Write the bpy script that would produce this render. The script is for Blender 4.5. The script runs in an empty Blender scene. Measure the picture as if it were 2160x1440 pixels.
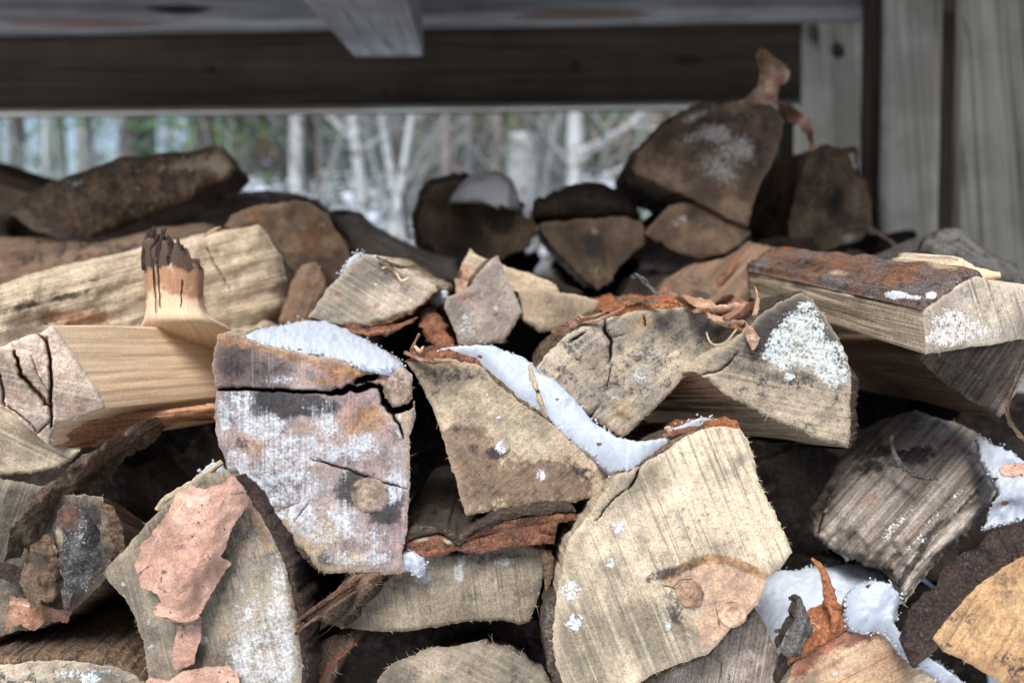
import bpy, bmesh, math, random
import numpy as np
from mathutils import Vector, Matrix, noise as mn
from mathutils.geometry import delaunay_2d_cdt

random.seed(7)
SC = bpy.context.scene
COL = SC.collection
F = 1860.0
PITCH = math.radians(4.0)
CAM = np.array([0.0, 0.0, 1.15])
RT = np.array([1.0, 0, 0])
FW = np.array([0, math.cos(PITCH), -math.sin(PITCH)])
UPV = np.array([0, math.sin(PITCH), math.cos(PITCH)])

def P(px, py, d):
    px = np.asarray(px, float); py = np.asarray(py, float); d = np.asarray(d, float)
    return (CAM + np.multiply.outer((px-1080)/F*d, RT) + np.multiply.outer((720-py)/F*d, UPV)
            + np.multiply.outer(d, FW))

def fbm(v, o=3):
    return mn.fractal(Vector(v), 1.0, 2.0, o)   # about -1..1
def nz(x, y=0.0, z=0.0):
    return mn.noise(Vector((x, y, z)))

# ------------------------------------------------------------------ nodes
class NT:
    def __init__(s, name, disp=False):
        s.m = bpy.data.materials.new(name); s.m.use_nodes = True
        s.t = s.m.node_tree; s.t.nodes.clear()
        s.out = s.t.nodes.new('ShaderNodeOutputMaterial')
        s.b = s.t.nodes.new('ShaderNodeBsdfPrincipled')
        s.t.links.new(s.b.outputs[0], s.out.inputs[0])
        s.b.inputs['Roughness'].default_value = .85
        s.b.inputs['Specular IOR Level'].default_value = .2
    def n(s, typ, **kw):
        nd = s.t.nodes.new(typ)
        for k, v in kw.items():
            setattr(nd, k, v)
        return nd
    def put(s, sock, v):
        if hasattr(v, 'links') or isinstance(v, bpy.types.NodeSocket):
            s.t.links.new(v, sock)
        elif isinstance(v, (tuple, list)) and len(v) == 3 and sock.type == 'RGBA':
            sock.default_value = (*v, 1)
        else:
            sock.default_value = v
    def attr(s, name):
        a = s.n('ShaderNodeAttribute'); a.attribute_name = name
        return a.outputs['Fac']
    def math(s, op, a, b=0.0, clamp=False):
        m = s.n('ShaderNodeMath', operation=op, use_clamp=clamp)
        s.put(m.inputs[0], a); s.put(m.inputs[1], b); return m.outputs[0]
    def mix(s, f, a, b):
        m = s.n('ShaderNodeMix', data_type='RGBA')
        s.put(m.inputs[0], f); s.put(m.inputs[6], a); s.put(m.inputs[7], b); return m.outputs[2]
    def mul(s, f, a, b):
        m = s.n('ShaderNodeMix', data_type='RGBA', blend_type='MULTIPLY')
        s.put(m.inputs[0], f); s.put(m.inputs[6], a); s.put(m.inputs[7], b); return m.outputs[2]
    def ss(s, v, lo, hi, a=0.0, b=1.0):
        m = s.n('ShaderNodeMapRange', interpolation_type='SMOOTHSTEP')
        s.put(m.inputs[0], v); m.inputs[1].default_value = lo; m.inputs[2].default_value = hi
        m.inputs[3].default_value = a; m.inputs[4].default_value = b; return m.outputs[0]
    def objco(s):
        tc = s.n('ShaderNodeTexCoord'); oi = s.n('ShaderNodeObjectInfo')
        vm = s.n('ShaderNodeVectorMath', operation='SCALE'); 
        cx = s.n('ShaderNodeCombineXYZ')
        for i, k in enumerate((37., 71., 53.)):
            s.t.links.new(s.math('MULTIPLY', oi.outputs['Random'], k), cx.inputs[i])
        va = s.n('ShaderNodeVectorMath', operation='ADD')
        s.t.links.new(tc.outputs['Object'], va.inputs[0]); s.t.links.new(cx.outputs[0], va.inputs[1])
        s.off = cx.outputs[0]
        return va.outputs[0]
    def uv(s, su, sv):
        tc = s.n('ShaderNodeTexCoord'); vm = s.n('ShaderNodeVectorMath', operation='MULTIPLY')
        s.t.links.new(tc.outputs['UV'], vm.inputs[0]); vm.inputs[1].default_value = (su, sv, 1)
        va = s.n('ShaderNodeVectorMath', operation='ADD')
        s.t.links.new(vm.outputs[0], va.inputs[0]); s.t.links.new(s.off, va.inputs[1])
        return va.outputs[0]
    def noise(s, vec, scale, detail=4, rough=.55, dist=0.0):
        n = s.n('ShaderNodeTexNoise'); s.t.links.new(vec, n.inputs['Vector'])
        n.inputs['Scale'].default_value = scale; n.inputs['Detail'].default_value = detail
        n.inputs['Roughness'].default_value = rough; n.inputs['Distortion'].default_value = dist
        return n.outputs[0]
    def bump(s, h, strength, dist, prev=None):
        b = s.n('ShaderNodeBump'); b.inputs['Strength'].default_value = strength
        b.inputs['Distance'].default_value = dist; s.t.links.new(h, b.inputs['Height'])
        if prev is not None: s.t.links.new(prev, b.inputs['Normal'])
        return b.outputs[0]

def des(c, f=.04):
    l = .3*c[0]+.6*c[1]+.1*c[2]
    c = tuple(x*(1-f)+l*f for x in c)
    return (min(.8, c[0]*1.03), c[1]*.995, max(.005, c[2]*1.05))
def mask(k, attr, n, lo=.30, hi=.75, amp=2.2):
    """attribute + noise, thresholded to a ragged patch; nothing where the attribute is 0"""
    at = k.attr(attr)
    v = k.math('ADD', at, k.math('MULTIPLY', k.math('SUBTRACT', n, .5), amp))
    return k.math('MULTIPLY', k.ss(v, lo, hi), k.ss(at, .02, .25))

def mat_face(name, a, b, lcol=(.10, .085, .06), line=.6, lf=420, mott=.35, mcol=(.07, .065, .06), wcol=(.66, .68, .71),
             rcol=(.22, .085, .035), pcol=(.55, .36, .25), dcol=(.028, .028, .032), bump=.6, lu=6, spk=.5, soft=False, grit=1.0, ccol=(.014, .010, .008)):
    k = NT(name); o = k.objco()
    a = des(a); b = des(b); lcol = des(lcol)
    n1 = k.noise(o, 20, 5, .6); n2 = k.noise(o, 85, 6, .7); n3 = k.noise(o, 520, 4, .75); n4 = k.noise(o, 1500, 2, .7)
    nb = k.noise(o, 210, 5, .7)
    c = k.mix(k.ss(n1, .38, .62), a, b)
    c = k.mix(k.math('MULTIPLY', k.ss(nb, .52, .66), .35), c, mcol)
    ns = k.noise(o, 11, 3, .55, .6); c = k.mul(.95, c, k.ss(ns, .36, .60, .48, 1.25))
    # saw marks: long, fine, parallel
    l1 = k.noise(k.uv(lu, lf*1.5), 1, 2, .6, .08); l2 = k.noise(k.uv(lu*1.4, lf*3.2), 1, 1, .6, .0); l3 = k.noise(k.uv(lu*.6, lf*.35), 1, 2, .5, .1); lm = k.noise(o, 28, 4, .6)
    ln = k.math('ADD', k.math('MULTIPLY', l1, .62), k.math('ADD', k.math('MULTIPLY', l2, .22), k.math('MULTIPLY', l3, .2)))
    lfac = k.math('MULTIPLY', k.ss(ln, .53, .66), k.math('MULTIPLY', k.ss(lm, .36, .60, .18, 1), line))
    lfac = k.math('MULTIPLY', lfac, k.ss(k.attr('pale'), 0, .7, 1, .35))
    c = k.mix(lfac, c, lcol)
    c = k.mix(k.math('MULTIPLY', k.ss(ln, .50, .40), line*.4), c, tuple(min(.8, x*1.5) for x in a))
    pm = mask(k, 'pale', nb)
    c = k.mix(k.math('MULTIPLY', pm, .75), c, k.mix(k.ss(n2, .35, .65), pcol, tuple(x*.72 for x in pcol)))
    # mildew
    mf = k.math('MULTIPLY', k.ss(k.math('ADD', n2, k.math('MULTIPLY', k.math('SUBTRACT', n3, .5), .9)), .49, .66), k.math('MULTIPLY', k.ss(lm, .38, .62, .55, 1.7), mott))
    c = k.mix(mf, c, mcol)
    c = k.mix(k.math('MULTIPLY', mask(k, 'rust', nb), .72), c, k.mix(k.ss(n2, .4, .6), rcol, tuple(x*.5 for x in rcol)))
    nd = k.math('ADD', k.math('MULTIPLY', nb, .5), k.math('MULTIPLY', n3, .5))
    c = k.mix(k.math('MULTIPLY', mask(k, 'dark', nd, .25, .70, 2.8), .88), c, dcol)
    # grit
    c = k.mul(grit*.75, c, k.ss(n3, .30, .68, .55, 1.36)); c = k.mul(grit*.6, c, k.ss(n4, .30, .70, .62, 1.34))
    c = k.mul(k.math('MULTIPLY', k.ss(n4, .40, .30), spk), c, (.2, .17, .15))
    c = k.mix(k.math('MULTIPLY', k.ss(n3, .66, .74), spk*.6), c, tuple(min(.8, x*1.6) for x in a))
    c = k.mix(k.math('MULTIPLY', k.attr('edge'), .4), c, tuple(min(.8, x*1.35) for x in a))
    nw = k.math('ADD', k.math('MULTIPLY', nb, .45), k.math('MULTIPLY', n3, .55))
    if soft:
        ns2 = k.math('ADD', k.math('MULTIPLY', n2, .5), k.math('ADD', k.math('MULTIPLY', nb, .15), k.math('ADD', k.math('MULTIPLY', n3, .15), k.math('MULTIPLY', l1, .2))))
        wm = k.math('MULTIPLY', mask(k, 'white', ns2, .30, .95, 4.2), k.ss(n3, .30, .60, .55, 1))
    else:
        wm = mask(k, 'white', nw, .42, .72, 3.6)
    c = k.mix(k.math('MULTIPLY', wm, .92), c, k.mix(k.ss(n3, .35, .65), tuple(x*.82 for x in wcol), wcol))
    cm = k.ss(k.math('ADD', k.attr('crack'), k.math('MULTIPLY', k.math('SUBTRACT', n3, .5), .35)), .40, .54)
    c = k.mix(cm, c, ccol)
    k.put(k.b.inputs['Base Color'], c)
    h = k.math('ADD', k.math('MULTIPLY', ln, -1.1), k.math('ADD', k.math('MULTIPLY', n3, 1.0), k.math('MULTIPLY', n4, .7)))
    h = k.math('ADD', h, k.math('MULTIPLY', wm, .8)); h = k.math('ADD', h, k.math('MULTIPLY', nb, .8))
    k.put(k.b.inputs['Normal'], k.bump(h, bump, .0016))
    return k.m

def mat_side(name, a, b, c3=(.05, .04, .03), f=380, fu=10, dirt=.5, bump=.7, red=0.0, grit=1.0):
    k = NT(name); o = k.objco(); a = des(a); b = des(b)
    n1 = k.noise(o, 14, 4, .6); n2 = k.noise(o, 60, 5, .65); n3 = k.noise(o, 500, 3, .7)
    f1 = k.noise(k.uv(fu, f), 1, 3, .6, .4); f2 = k.noise(k.uv(fu*.35, f*.22), 1, 4, .62, .5)
    c = k.mix(k.ss(f2, .34, .66), a, b)
    c = k.mix(k.math('MULTIPLY', k.ss(f1, .52, .72), .55), c, c3)
    c = k.mix(k.math('MULTIPLY', k.ss(f1, .45, .3), .30), c, tuple(min(.8, x*1.35) for x in a))
    c = k.mix(k.math('MULTIPLY', k.ss(k.math('ADD', k.math('MULTIPLY', n1, .5), k.math('MULTIPLY', n2, .5)), .48, .66), dirt), c, c3)
    if red: c = k.mix(k.math('MULTIPLY', k.ss(n1, .5, .7), red), c, (.22, .07, .03))
    c = k.mix(k.math('MULTIPLY', mask(k, 'rust', n2), .75), c, (.26, .10, .05))
    c = k.mix(k.math('MULTIPLY', mask(k, 'pale', n2), .8), c, tuple(min(.8, x*1.25) for x in a))
    c = k.mix(k.math('MULTIPLY', mask(k, 'dark', n2, .38, .66, 1.6), .85), c, (.03, .026, .024))
    nw = k.math('ADD', k.math('MULTIPLY', n2, .5), k.math('MULTIPLY', n3, .5))
    wm = mask(k, 'white', nw, .42, .58, 2.0)
    c = k.mix(k.math('MULTIPLY', wm, .9), c, (.72, .75, .78))
    n4 = k.noise(o, 1400, 2, .7); f3 = k.noise(k.uv(fu*2, f*3), 1, 2, .6, .1)
    c = k.mul(.8*grit, c, k.ss(n3, .3, .7, .6, 1.3)); c = k.mul(.7*grit, c, k.ss(n4, .3, .7, .65, 1.3)); c = k.mul(.8*grit, c, k.ss(f3, .32, .68, .6, 1.35))
    cm = k.ss(k.attr('crack'), .40, .52)
    c = k.mix(cm, c, (.015, .01, .008))
    k.put(k.b.inputs['Base Color'], c)
    h = k.math('ADD', f1, k.math('ADD', k.math('MULTIPLY', f2, 1.2), k.math('MULTIPLY', n3, .3)))
    k.put(k.b.inputs['Normal'], k.bump(h, bump, .0016))
    return k.m

def mat_bark(name, a, b, c3=(.02, .016, .014), lich=.25, lcol=(.34, .36, .35), fine=260, bump=.9, fibre=0.0):
    k = NT(name); o = k.objco()
    n1 = k.noise(o, 26, 5, .65); n2 = k.noise(o, 95, 6, .7, .4); n3 = k.noise(o, fine*2, 4, .7)
    c = k.mix(k.ss(n1, .36, .64), a, b)
    c = k.mix(k.ss(n2, .50, .66, 0, .85), c, c3)
    if fibre:
        f1 = k.noise(k.uv(12, 300), 1, 3, .6, .4)
        c = k.mix(k.math('MULTIPLY', k.ss(f1, .5, .68), fibre), c, c3)
        c = k.mix(k.math('MULTIPLY', k.ss(f1, .44, .3), fibre*.5), c, tuple(min(.8, x*2) for x in a))
    c = k.mix(k.math('MULTIPLY', k.ss(k.math('ADD', k.math('MULTIPLY', n1, .4), k.math('MULTIPLY', n3, .6)), .55, .66), lich), c, lcol)
    n4 = k.noise(o, 1500, 2, .7)
    c = k.mul(.9, c, k.ss(n3, .3, .7, .45, 1.5)); c = k.mul(.7, c, k.ss(n4, .3, .7, .6, 1.35))
    nw = k.math('ADD', k.math('MULTIPLY', n2, .5), k.math('MULTIPLY', n3, .5))
    c = k.mix(k.math('MULTIPLY', mask(k, 'rust', n2), .7), c, k.mix(k.ss(n2, .4, .62), (.24, .105, .06), (.10, .055, .04)))
    c = k.mix(k.math('MULTIPLY', mask(k, 'pale', n2), .85), c, (.50, .40, .27))
    c = k.mix(k.math('MULTIPLY', mask(k, 'dark', nw), .85), c, (.02, .018, .018))
    c = k.mix(mask(k, 'white', nw, .42, .56, 2.0), c, (.75, .78, .80))
    k.put(k.b.inputs['Base Color'], c)
    h = k.math('ADD', k.math('MULTIPLY', n2, 1.5), k.math('MULTIPLY', n3, .6))
    k.put(k.b.inputs['Normal'], k.bump(k.math('ADD', h, n1), bump, .0034))
    return k.m

def mat_paperbark(name, a=(.54, .325, .24), b=(.42, .24, .175)):
    k = NT(name); o = k.objco()
    n1 = k.noise(o, 25, 5, .6); n2 = k.noise(o, 150, 4, .7); n3 = k.noise(o, 700, 3, .6); l = k.noise(k.uv(25, 160), 1, 3, .6, .6)
    c = k.mix(k.ss(n1, .35, .65), a, b)
    c = k.mix(k.math('MULTIPLY', k.ss(l, .56, .72), .55), c, (.70, .50, .42))
    c = k.mix(k.math('MULTIPLY', k.ss(l, .42, .30), .35), c, (.35, .16, .10))
    c = k.mix(k.math('MULTIPLY', k.ss(n2, .66, .71), .6), c, (.10, .07, .06)); c = k.mul(.7, c, k.ss(n3, .3, .7, .65, 1.3))
    c = k.mix(k.math('MULTIPLY', k.ss(n3, .64, .68), .8), c, (.08, .06, .05))
    c = k.mix(k.math('MULTIPLY', mask(k, 'pale', n2), .8), c, (.56, .46, .32)); c = k.mix(k.math('MULTIPLY', mask(k, 'rust', n2), .8), c, (.20, .085, .045))
    nq = k.noise(o, 45, 5, .7); c = k.mul(.7, c, k.ss(nq, .36, .62, .65, 1.15)); c = k.mix(k.math('MULTIPLY', k.ss(nq, .58, .68), .45), c, (.66, .54, .49))
    vo = k.n('ShaderNodeTexVoronoi'); k.t.links.new(o, vo.inputs['Vector']); vo.inputs['Scale'].default_value = 170
    c = k.mix(k.math('MULTIPLY', k.ss(vo.outputs['Distance'], .16, .08), k.ss(nq, .44, .52)), c, (.05, .035, .03))
    c = k.mix(k.math('MULTIPLY', mask(k, 'dark', k.math('ADD', k.math('MULTIPLY', n2, .5), k.math('MULTIPLY', n3, .5)), .55, .8, 3.2), .85), c, (.06, .045, .04))
    k.put(k.b.inputs['Base Color'], c); k.b.inputs['Roughness'].default_value = .6
    k.b.inputs['Specular IOR Level'].default_value = .4
    k.put(k.b.inputs['Normal'], k.bump(k.math('ADD', l, k.math('ADD', n2, n3)), .8, .0014))
    return k.m

def mat_snow(name, lo=(.60, .665, .77), hi=(.69, .75, .84)):
    k = NT(name); o = k.objco()
    n1 = k.noise(o, 60, 4, .6); n2 = k.noise(o, 900, 3, .7); n3 = k.noise(o, 2600, 2, .6); nd = k.noise(o, 240, 4, .7)
    c = k.mix(n1, lo, hi); c = k.mul(.8, c, k.ss(n2, .3, .7, .84, 1.08)); c = k.mul(.6, c, k.ss(n3, .3, .7, .82, 1.1))
    c = k.mix(k.ss(nd, .715, .74), c, (.14, .10, .07))
    k.put(k.b.inputs['Base Color'], c)
    k.b.inputs['Roughness'].default_value = .55
    k.b.inputs['Subsurface Weight'].default_value = .35
    k.b.inputs['Subsurface Radius'].default_value = (.006, .008, .012)
    k.b.inputs['Subsurface Scale'].default_value = .5
    k.put(k.b.inputs['Normal'], k.bump(k.math('ADD', n2, k.math('MULTIPLY', n3, .8)), .9, .0016))
    return k.m

def mat_knot(name, a, b, ring=260):
    k = NT(name); o = k.objco()
    tc = k.n('ShaderNodeTexCoord')
    ln = k.n('ShaderNodeVectorMath', operation='LENGTH'); k.t.links.new(tc.outputs['UV'], ln.inputs[0])
    n1 = k.noise(o, 90, 4, .65); n3 = k.noise(o, 700, 3, .7)
    r = k.math('ADD', k.math('MULTIPLY', ln.outputs['Value'], ring), k.math('MULTIPLY', n1, 3.0))
    w = k.math('SINE', k.math('MULTIPLY', r, 6.283))
    c = k.mix(k.ss(n1, .35, .65), a, b)
    n2 = k.noise(o, 160, 5, .7); c = k.mul(.9, c, k.ss(n2, .34, .62, .6, 1.25))
    c = k.mul(k.math('MULTIPLY', k.ss(w, .2, 1), .4), c, (.35, .28, .25))
    c = k.mul(k.ss(n3, .5, .3, 0, .5), c, (.4, .35, .3))
    c = k.mix(k.math('MULTIPLY', mask(k, 'dark', n3, .4, .6, 1), .85), c, (.04, .03, .03))
    c = k.mix(k.ss(k.attr('crack'), .4, .52), c, (.02, .013, .01))
    k.put(k.b.inputs['Base Color'], c)
    k.put(k.b.inputs['Normal'], k.bump(k.math('ADD', k.math('MULTIPLY', w, .2), n3), .4, .001))
    return k.m

def mat_timber(name, a, b, c3, f=90, rough=.8):
    k = NT(name); o = k.objco()
    f1 = k.noise(k.uv(2.0, f), 1, 4, .6, .6); f2 = k.noise(k.uv(.8, f*.18), 1, 4, .6, .8); n1 = k.noise(o, 5, 4, .6)
    c = k.mix(k.ss(f2, .35, .65), a, b)
    c = k.mix(k.math('MULTIPLY', k.ss(f1, .48, .68), .65), c, c3)
    c = k.mul(k.ss(n1, .6, .38, 0, .45), c, (.45, .4, .38))
    c = k.mix(k.math('MULTIPLY', mask(k, 'dark', f1, .35, .6, .7), .9), c, (.012, .008, .006))
    c = k.mix(k.math('MULTIPLY', mask(k, 'rust', f1, .35, .6, .7), .7), c, (.12, .05, .03))
    k.put(k.b.inputs['Base Color'], c); k.b.inputs['Roughness'].default_value = rough
    k.put(k.b.inputs['Normal'], k.bump(f1, .4, .002))
    return k.m

def mat_simple(name, a, b, sc=20, rough=.8, vec='o', c3=None, lo=.55, hi=.7, trans=0):
    k = NT(name); o = k.objco()
    n1 = k.noise(o, sc, 4, .6)
    c = k.mix(k.ss(n1, .35, .65), a, b)
    if c3: c = k.mix(k.ss(k.noise(o, sc*2.7, 4, .65), lo, hi), c, c3)
    k.put(k.b.inputs['Base Color'], c); k.b.inputs['Roughness'].default_value = rough
    return k.m

# ------------------------------------------------------------------ objects
def setp(o, label=None, cat=None, group=None, kind=None):
    if label: o['label'] = label
    if cat: o['category'] = cat
    if group: o['group'] = group
    if kind: o['kind'] = kind
    return o
def empty(name, loc, label, cat, group=None, kind=None):
    o = bpy.data.objects.new(name, None); COL.objects.link(o); o.location = loc
    o.empty_display_size = .02
    return setp(o, label, cat, group, kind)
def link_mesh(name, V, faces, mats, parent=None, uvs=None, mi=None, attrs=None, smooth=True, sharp=None, loc=None):
    """V world coordinates; the object sits at its parent's place (or at loc)."""
    V = np.asarray(V, float)
    org = np.array(parent.location) if parent is not None else (np.array(loc) if loc is not None else V.mean(axis=0))
    if parent is not None and parent.parent is not None: org = np.array(parent.parent.location)
    me = bpy.data.meshes.new(name)
    me.from_pydata((V-org).tolist(), [], [tuple(f) for f in faces])
    for m in (mats if isinstance(mats, (list, tuple)) else [mats]): me.materials.append(m)
    if uvs is not None:
        ul = me.uv_layers.new(name='UVMap')
        ul.data.foreach_set('uv', np.asarray(uvs, np.float32).ravel())
    if mi is not None: me.polygons.foreach_set('material_index', np.asarray(mi, np.int32))
    me.polygons.foreach_set('use_smooth', np.full(len(me.polygons), bool(smooth)))
    if attrs:
        for kx, vx in attrs.items():
            vx = np.asarray(vx, np.float32)
            if np.any(vx != 0):
                at = me.attributes.new(kx, 'FLOAT', 'POINT'); at.data.foreach_set('value', vx)
    if sharp is not None:
        ed = np.empty(len(me.edges)*2, np.int32); me.edges.foreach_get('vertices', ed); ed = ed.reshape(-1, 2)
        fl = sharp[ed[:, 0]] & sharp[ed[:, 1]]
        at = me.attributes.new('sharp_edge', 'BOOLEAN', 'EDGE'); at.data.foreach_set('value', fl)
    me.update()
    o = bpy.data.objects.new(name, me); COL.objects.link(o)
    if parent is None: o.location = org
    else: o.parent = parent
    return o

# ------------------------------------------------------------------ outlines
def resample(pts, step, closed=True):
    pts = np.asarray(pts, float); n = len(pts); out = []; par = []
    for i in range(n if closed else n-1):
        a = pts[i]; b = pts[(i+1) % n]; L = np.linalg.norm(b-a); k = max(1, int(round(L/step)))
        for j in range(k):
            out.append(a+(b-a)*j/k); par.append(i+j/k)
    if not closed: out.append(pts[-1]); par.append(n-1)
    return np.array(out), np.array(par)
def smooth_poly(pts, it=1):
    pts = np.asarray(pts, float)
    for _ in range(it):
        pts = .5*pts+.25*np.roll(pts, 1, 0)+.25*np.roll(pts, -1, 0)
    return pts
def normals2d(p):
    t = np.roll(p, -1, 0)-np.roll(p, 1, 0); t /= np.linalg.norm(t, axis=1)[:, None]+1e-9
    n = np.stack([t[:, 1], -t[:, 0]], 1)
    area = .5*np.sum(p[:, 0]*np.roll(p[:, 1], -1)-np.roll(p[:, 0], -1)*p[:, 1])
    return n if area > 0 else -n      # outward in pixel space
def inside(q, poly):
    x, y = q[:, 0][:, None], q[:, 1][:, None]; x0, y0 = poly[:, 0], poly[:, 1]; x1, y1 = np.roll(x0, -1), np.roll(y0, -1)
    c = ((y0 > y) != (y1 > y)) & (x < (x1-x0)*(y-y0)/(y1-y0+1e-12)+x0)
    return c.sum(1) % 2 == 1
def seg_dist(q, A, B, chunk=3000):
    out = np.empty(len(q))
    d = B-A; L2 = (d**2).sum(1)+1e-9
    for i in range(0, len(q), chunk):
        p = q[i:i+chunk][:, None, :]
        t = np.clip(((p-A)*d).sum(2)/L2, 0, 1)
        out[i:i+chunk] = np.sqrt((((A+t[..., None]*d)-p)**2).sum(2)).min(1)
    return out
def paint_vals(q, paint):
    A = {}
    for s in paint or ():
        k = s[0]; v = A.setdefault(k, np.zeros(len(q)))
        if isinstance(s[1], (list, tuple)):
            l = np.array(s[1], float); w, st = s[2], s[3]
            d = seg_dist(q, l[:-1], l[1:])/w
        else:
            _, x, y, rx, ry, st = s[:6]; an = math.radians(s[6]) if len(s) > 6 else 0
            dx, dy = q[:, 0]-x, q[:, 1]-y
            u = (dx*math.cos(an)+dy*math.sin(an))/rx; w = (-dx*math.sin(an)+dy*math.cos(an))/ry
            d = np.sqrt(u*u+w*w)
        v += st*np.clip(1-d*d*.5, 0, 1)**1.5
    return {k: np.clip(v, -1, .72 if k == 'white' else 1.1) for k, v in A.items()}
def jitter_line(l, amp, step=7):
    p, _ = resample(l, step, False)
    for i in range(1, len(p)-1):
        p[i, 0] += amp*(nz(p[i, 0]*.07, p[i, 1]*.07, 3)+.6*nz(p[i, 0]*.3, p[i, 1]*.3, 7))*1.6
        p[i, 1] += amp*(nz(p[i, 0]*.07, p[i, 1]*.07, 13)+.6*nz(p[i, 0]*.3, p[i, 1]*.3, 17))*1.6
    return p

def depth_fn(outline, d, tilt):
    if callable(d): return d
    c = np.mean(np.asarray(outline, float), 0)
    tx, ty = tilt
    return lambda x, y: d+tx*(np.asarray(x, float)-c[0])/1000+ty*(np.asarray(y, float)-c[1])/1000
def plane_fn(z, sx=0., sy=0., y0=0.62):
    """depth at which the ray through a pixel meets the plane z + sx*X + sy*(Y-y0)"""
    def f(px, py):
        px = np.asarray(px, float); py = np.asarray(py, float)
        D = np.multiply.outer((px-1080)/F, RT)+np.multiply.outer((720-py)/F, UPV)+FW
        # CAM.z + d*Dz = z + sx*d*Dx + sy*(d*Dy-y0)
        return (z-sy*y0-CAM[2])/(D[..., 2]-sx*D[..., 0]-sy*D[..., 1])
    return f

def fill(outline, step, rag, seed, soft=0):
    p, par = resample(outline, step)
    if soft: p = smooth_poly(p, soft)
    n = normals2d(p)
    r = np.array([rag*(1.4*nz(x*.018, y*.018, seed)+.9*nz(x*.07, y*.07, seed+5)+.7*nz(x*.23, y*.23, seed+9)) for x, y in p])
    p = p+n*r[:, None]
    lo, hi = p.min(0), p.max(0)
    xs = np.arange(lo[0], hi[0], step); ys = np.arange(lo[1], hi[1], step*.87)
    gx, gy = np.meshgrid(xs, ys); gx = gx+((np.arange(len(ys)) % 2)*step*.5)[:, None]
    rng = np.random.RandomState(int(seed) % 9999)
    q = np.stack([gx.ravel(), gy.ravel()], 1)+rng.uniform(-.18, .18, (gx.size, 2))*step
    q = q[inside(q, p)]
    A, B = p, np.roll(p, -1, 0)
    dq = seg_dist(q, A, B)
    keep = dq > .6*step; q = q[keep]; dq = dq[keep]
    N = len(p)
    allp = np.concatenate([p, q])
    ed = [(i, (i+1) % N) for i in range(N)]
    r_ = delaunay_2d_cdt([Vector(v) for v in allp.tolist()], ed, [], 1, 1e-5)
    vs = np.array([tuple(v) for v in r_[0]]); tr = r_[2]; orig = r_[3]
    dist = np.zeros(len(vs)); bidx = -np.ones(N, int)
    for i, oo in enumerate(orig):
        isb = False
        for x in oo:
            if x < N: bidx[x] = i; isb = True
        if not isb and oo: dist[i] = dq[oo[0]-N] if oo[0] >= N else 0
    return vs, tr, dist, p, par, n, bidx

def knife(q, cracks):
    """signed crack field and carved depth (metres)"""
    f = np.zeros(len(q)); dep = np.zeros(len(q))
    for l, w, dd in cracks or ():
        jl = jitter_line(l, max(1.8, w*.35))
        t = seg_dist(q, jl[:-1], jl[1:])
        # thin towards its ends
        e = np.minimum(np.linalg.norm(q-jl[0], axis=1), np.linalg.norm(q-jl[-1], axis=1))
        ln_ = np.linalg.norm(np.diff(jl, axis=0), axis=1).sum(); ww = w*np.clip(.25+e/min(45, .22*ln_+2), .25, 1)
        f = np.maximum(f, np.clip(.5+(ww/2-t)/10, 0, 1)); dep = np.maximum(dep, dd*np.clip(1.15-t/(ww/2+1.5), 0, 1))
    return f, dep

FRINGE = {}
def fringe(parent, p, n, dfn, dens, length, mat, front=.0, seed=0, bias=None):
    rng = random.Random(seed); V = []; Fc = []
    N = len(p); cnt = int(dens*N*.6)
    if cnt < 1: return
    for _ in range(cnt):
        i = rng.randrange(N)
        if nz(p[i][0]*.02, p[i][1]*.02, seed+31) < .02 and rng.random() < .85: continue
        a = rng.gauss(0, 1.15); t = np.array([-n[i][1], n[i][0]])
        d2 = n[i]*math.cos(a)+t*math.sin(a)
        L = length*.62*rng.uniform(.2, 1)**1.8*(2.4 if rng.random() < .05 else 1)
        w = rng.uniform(.00014, .00036)
        base = P(p[i][0]-n[i][0]*2, p[i][1]-n[i][1]*2, float(dfn(p[i][0], p[i][1]))-.0004+front)
        dir3 = RT*d2[0]-UPV*d2[1]-FW*rng.uniform(-.1, .7); dir3 /= np.linalg.norm(dir3)
        curl = np.cross(dir3, np.array([rng.gauss(0, 1) for _ in range(3)]))*rng.uniform(.1, .9)
        sd = np.cross(dir3, FW); sd /= np.linalg.norm(sd)+1e-9
        up = np.cross(sd, dir3)
        b0 = len(V); K = 3
        for j in range(K+1):
            s = j/K; c = base+dir3*L*s+curl*L*s*s*.7; ww = w*(1-s*.85)
            V += [c+sd*ww, c-sd*ww*.5+up*ww, c-sd*ww*.5-up*ww]
        for j in range(K):
            for q in range(3):
                a0 = b0+j*3+q; a1 = b0+j*3+(q+1) % 3
                Fc.append((a0, a1, a1+3, a0+3))
    if len(V) > 12*12: link_mesh('splinter_sprays', V, Fc, mat, parent)

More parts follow.
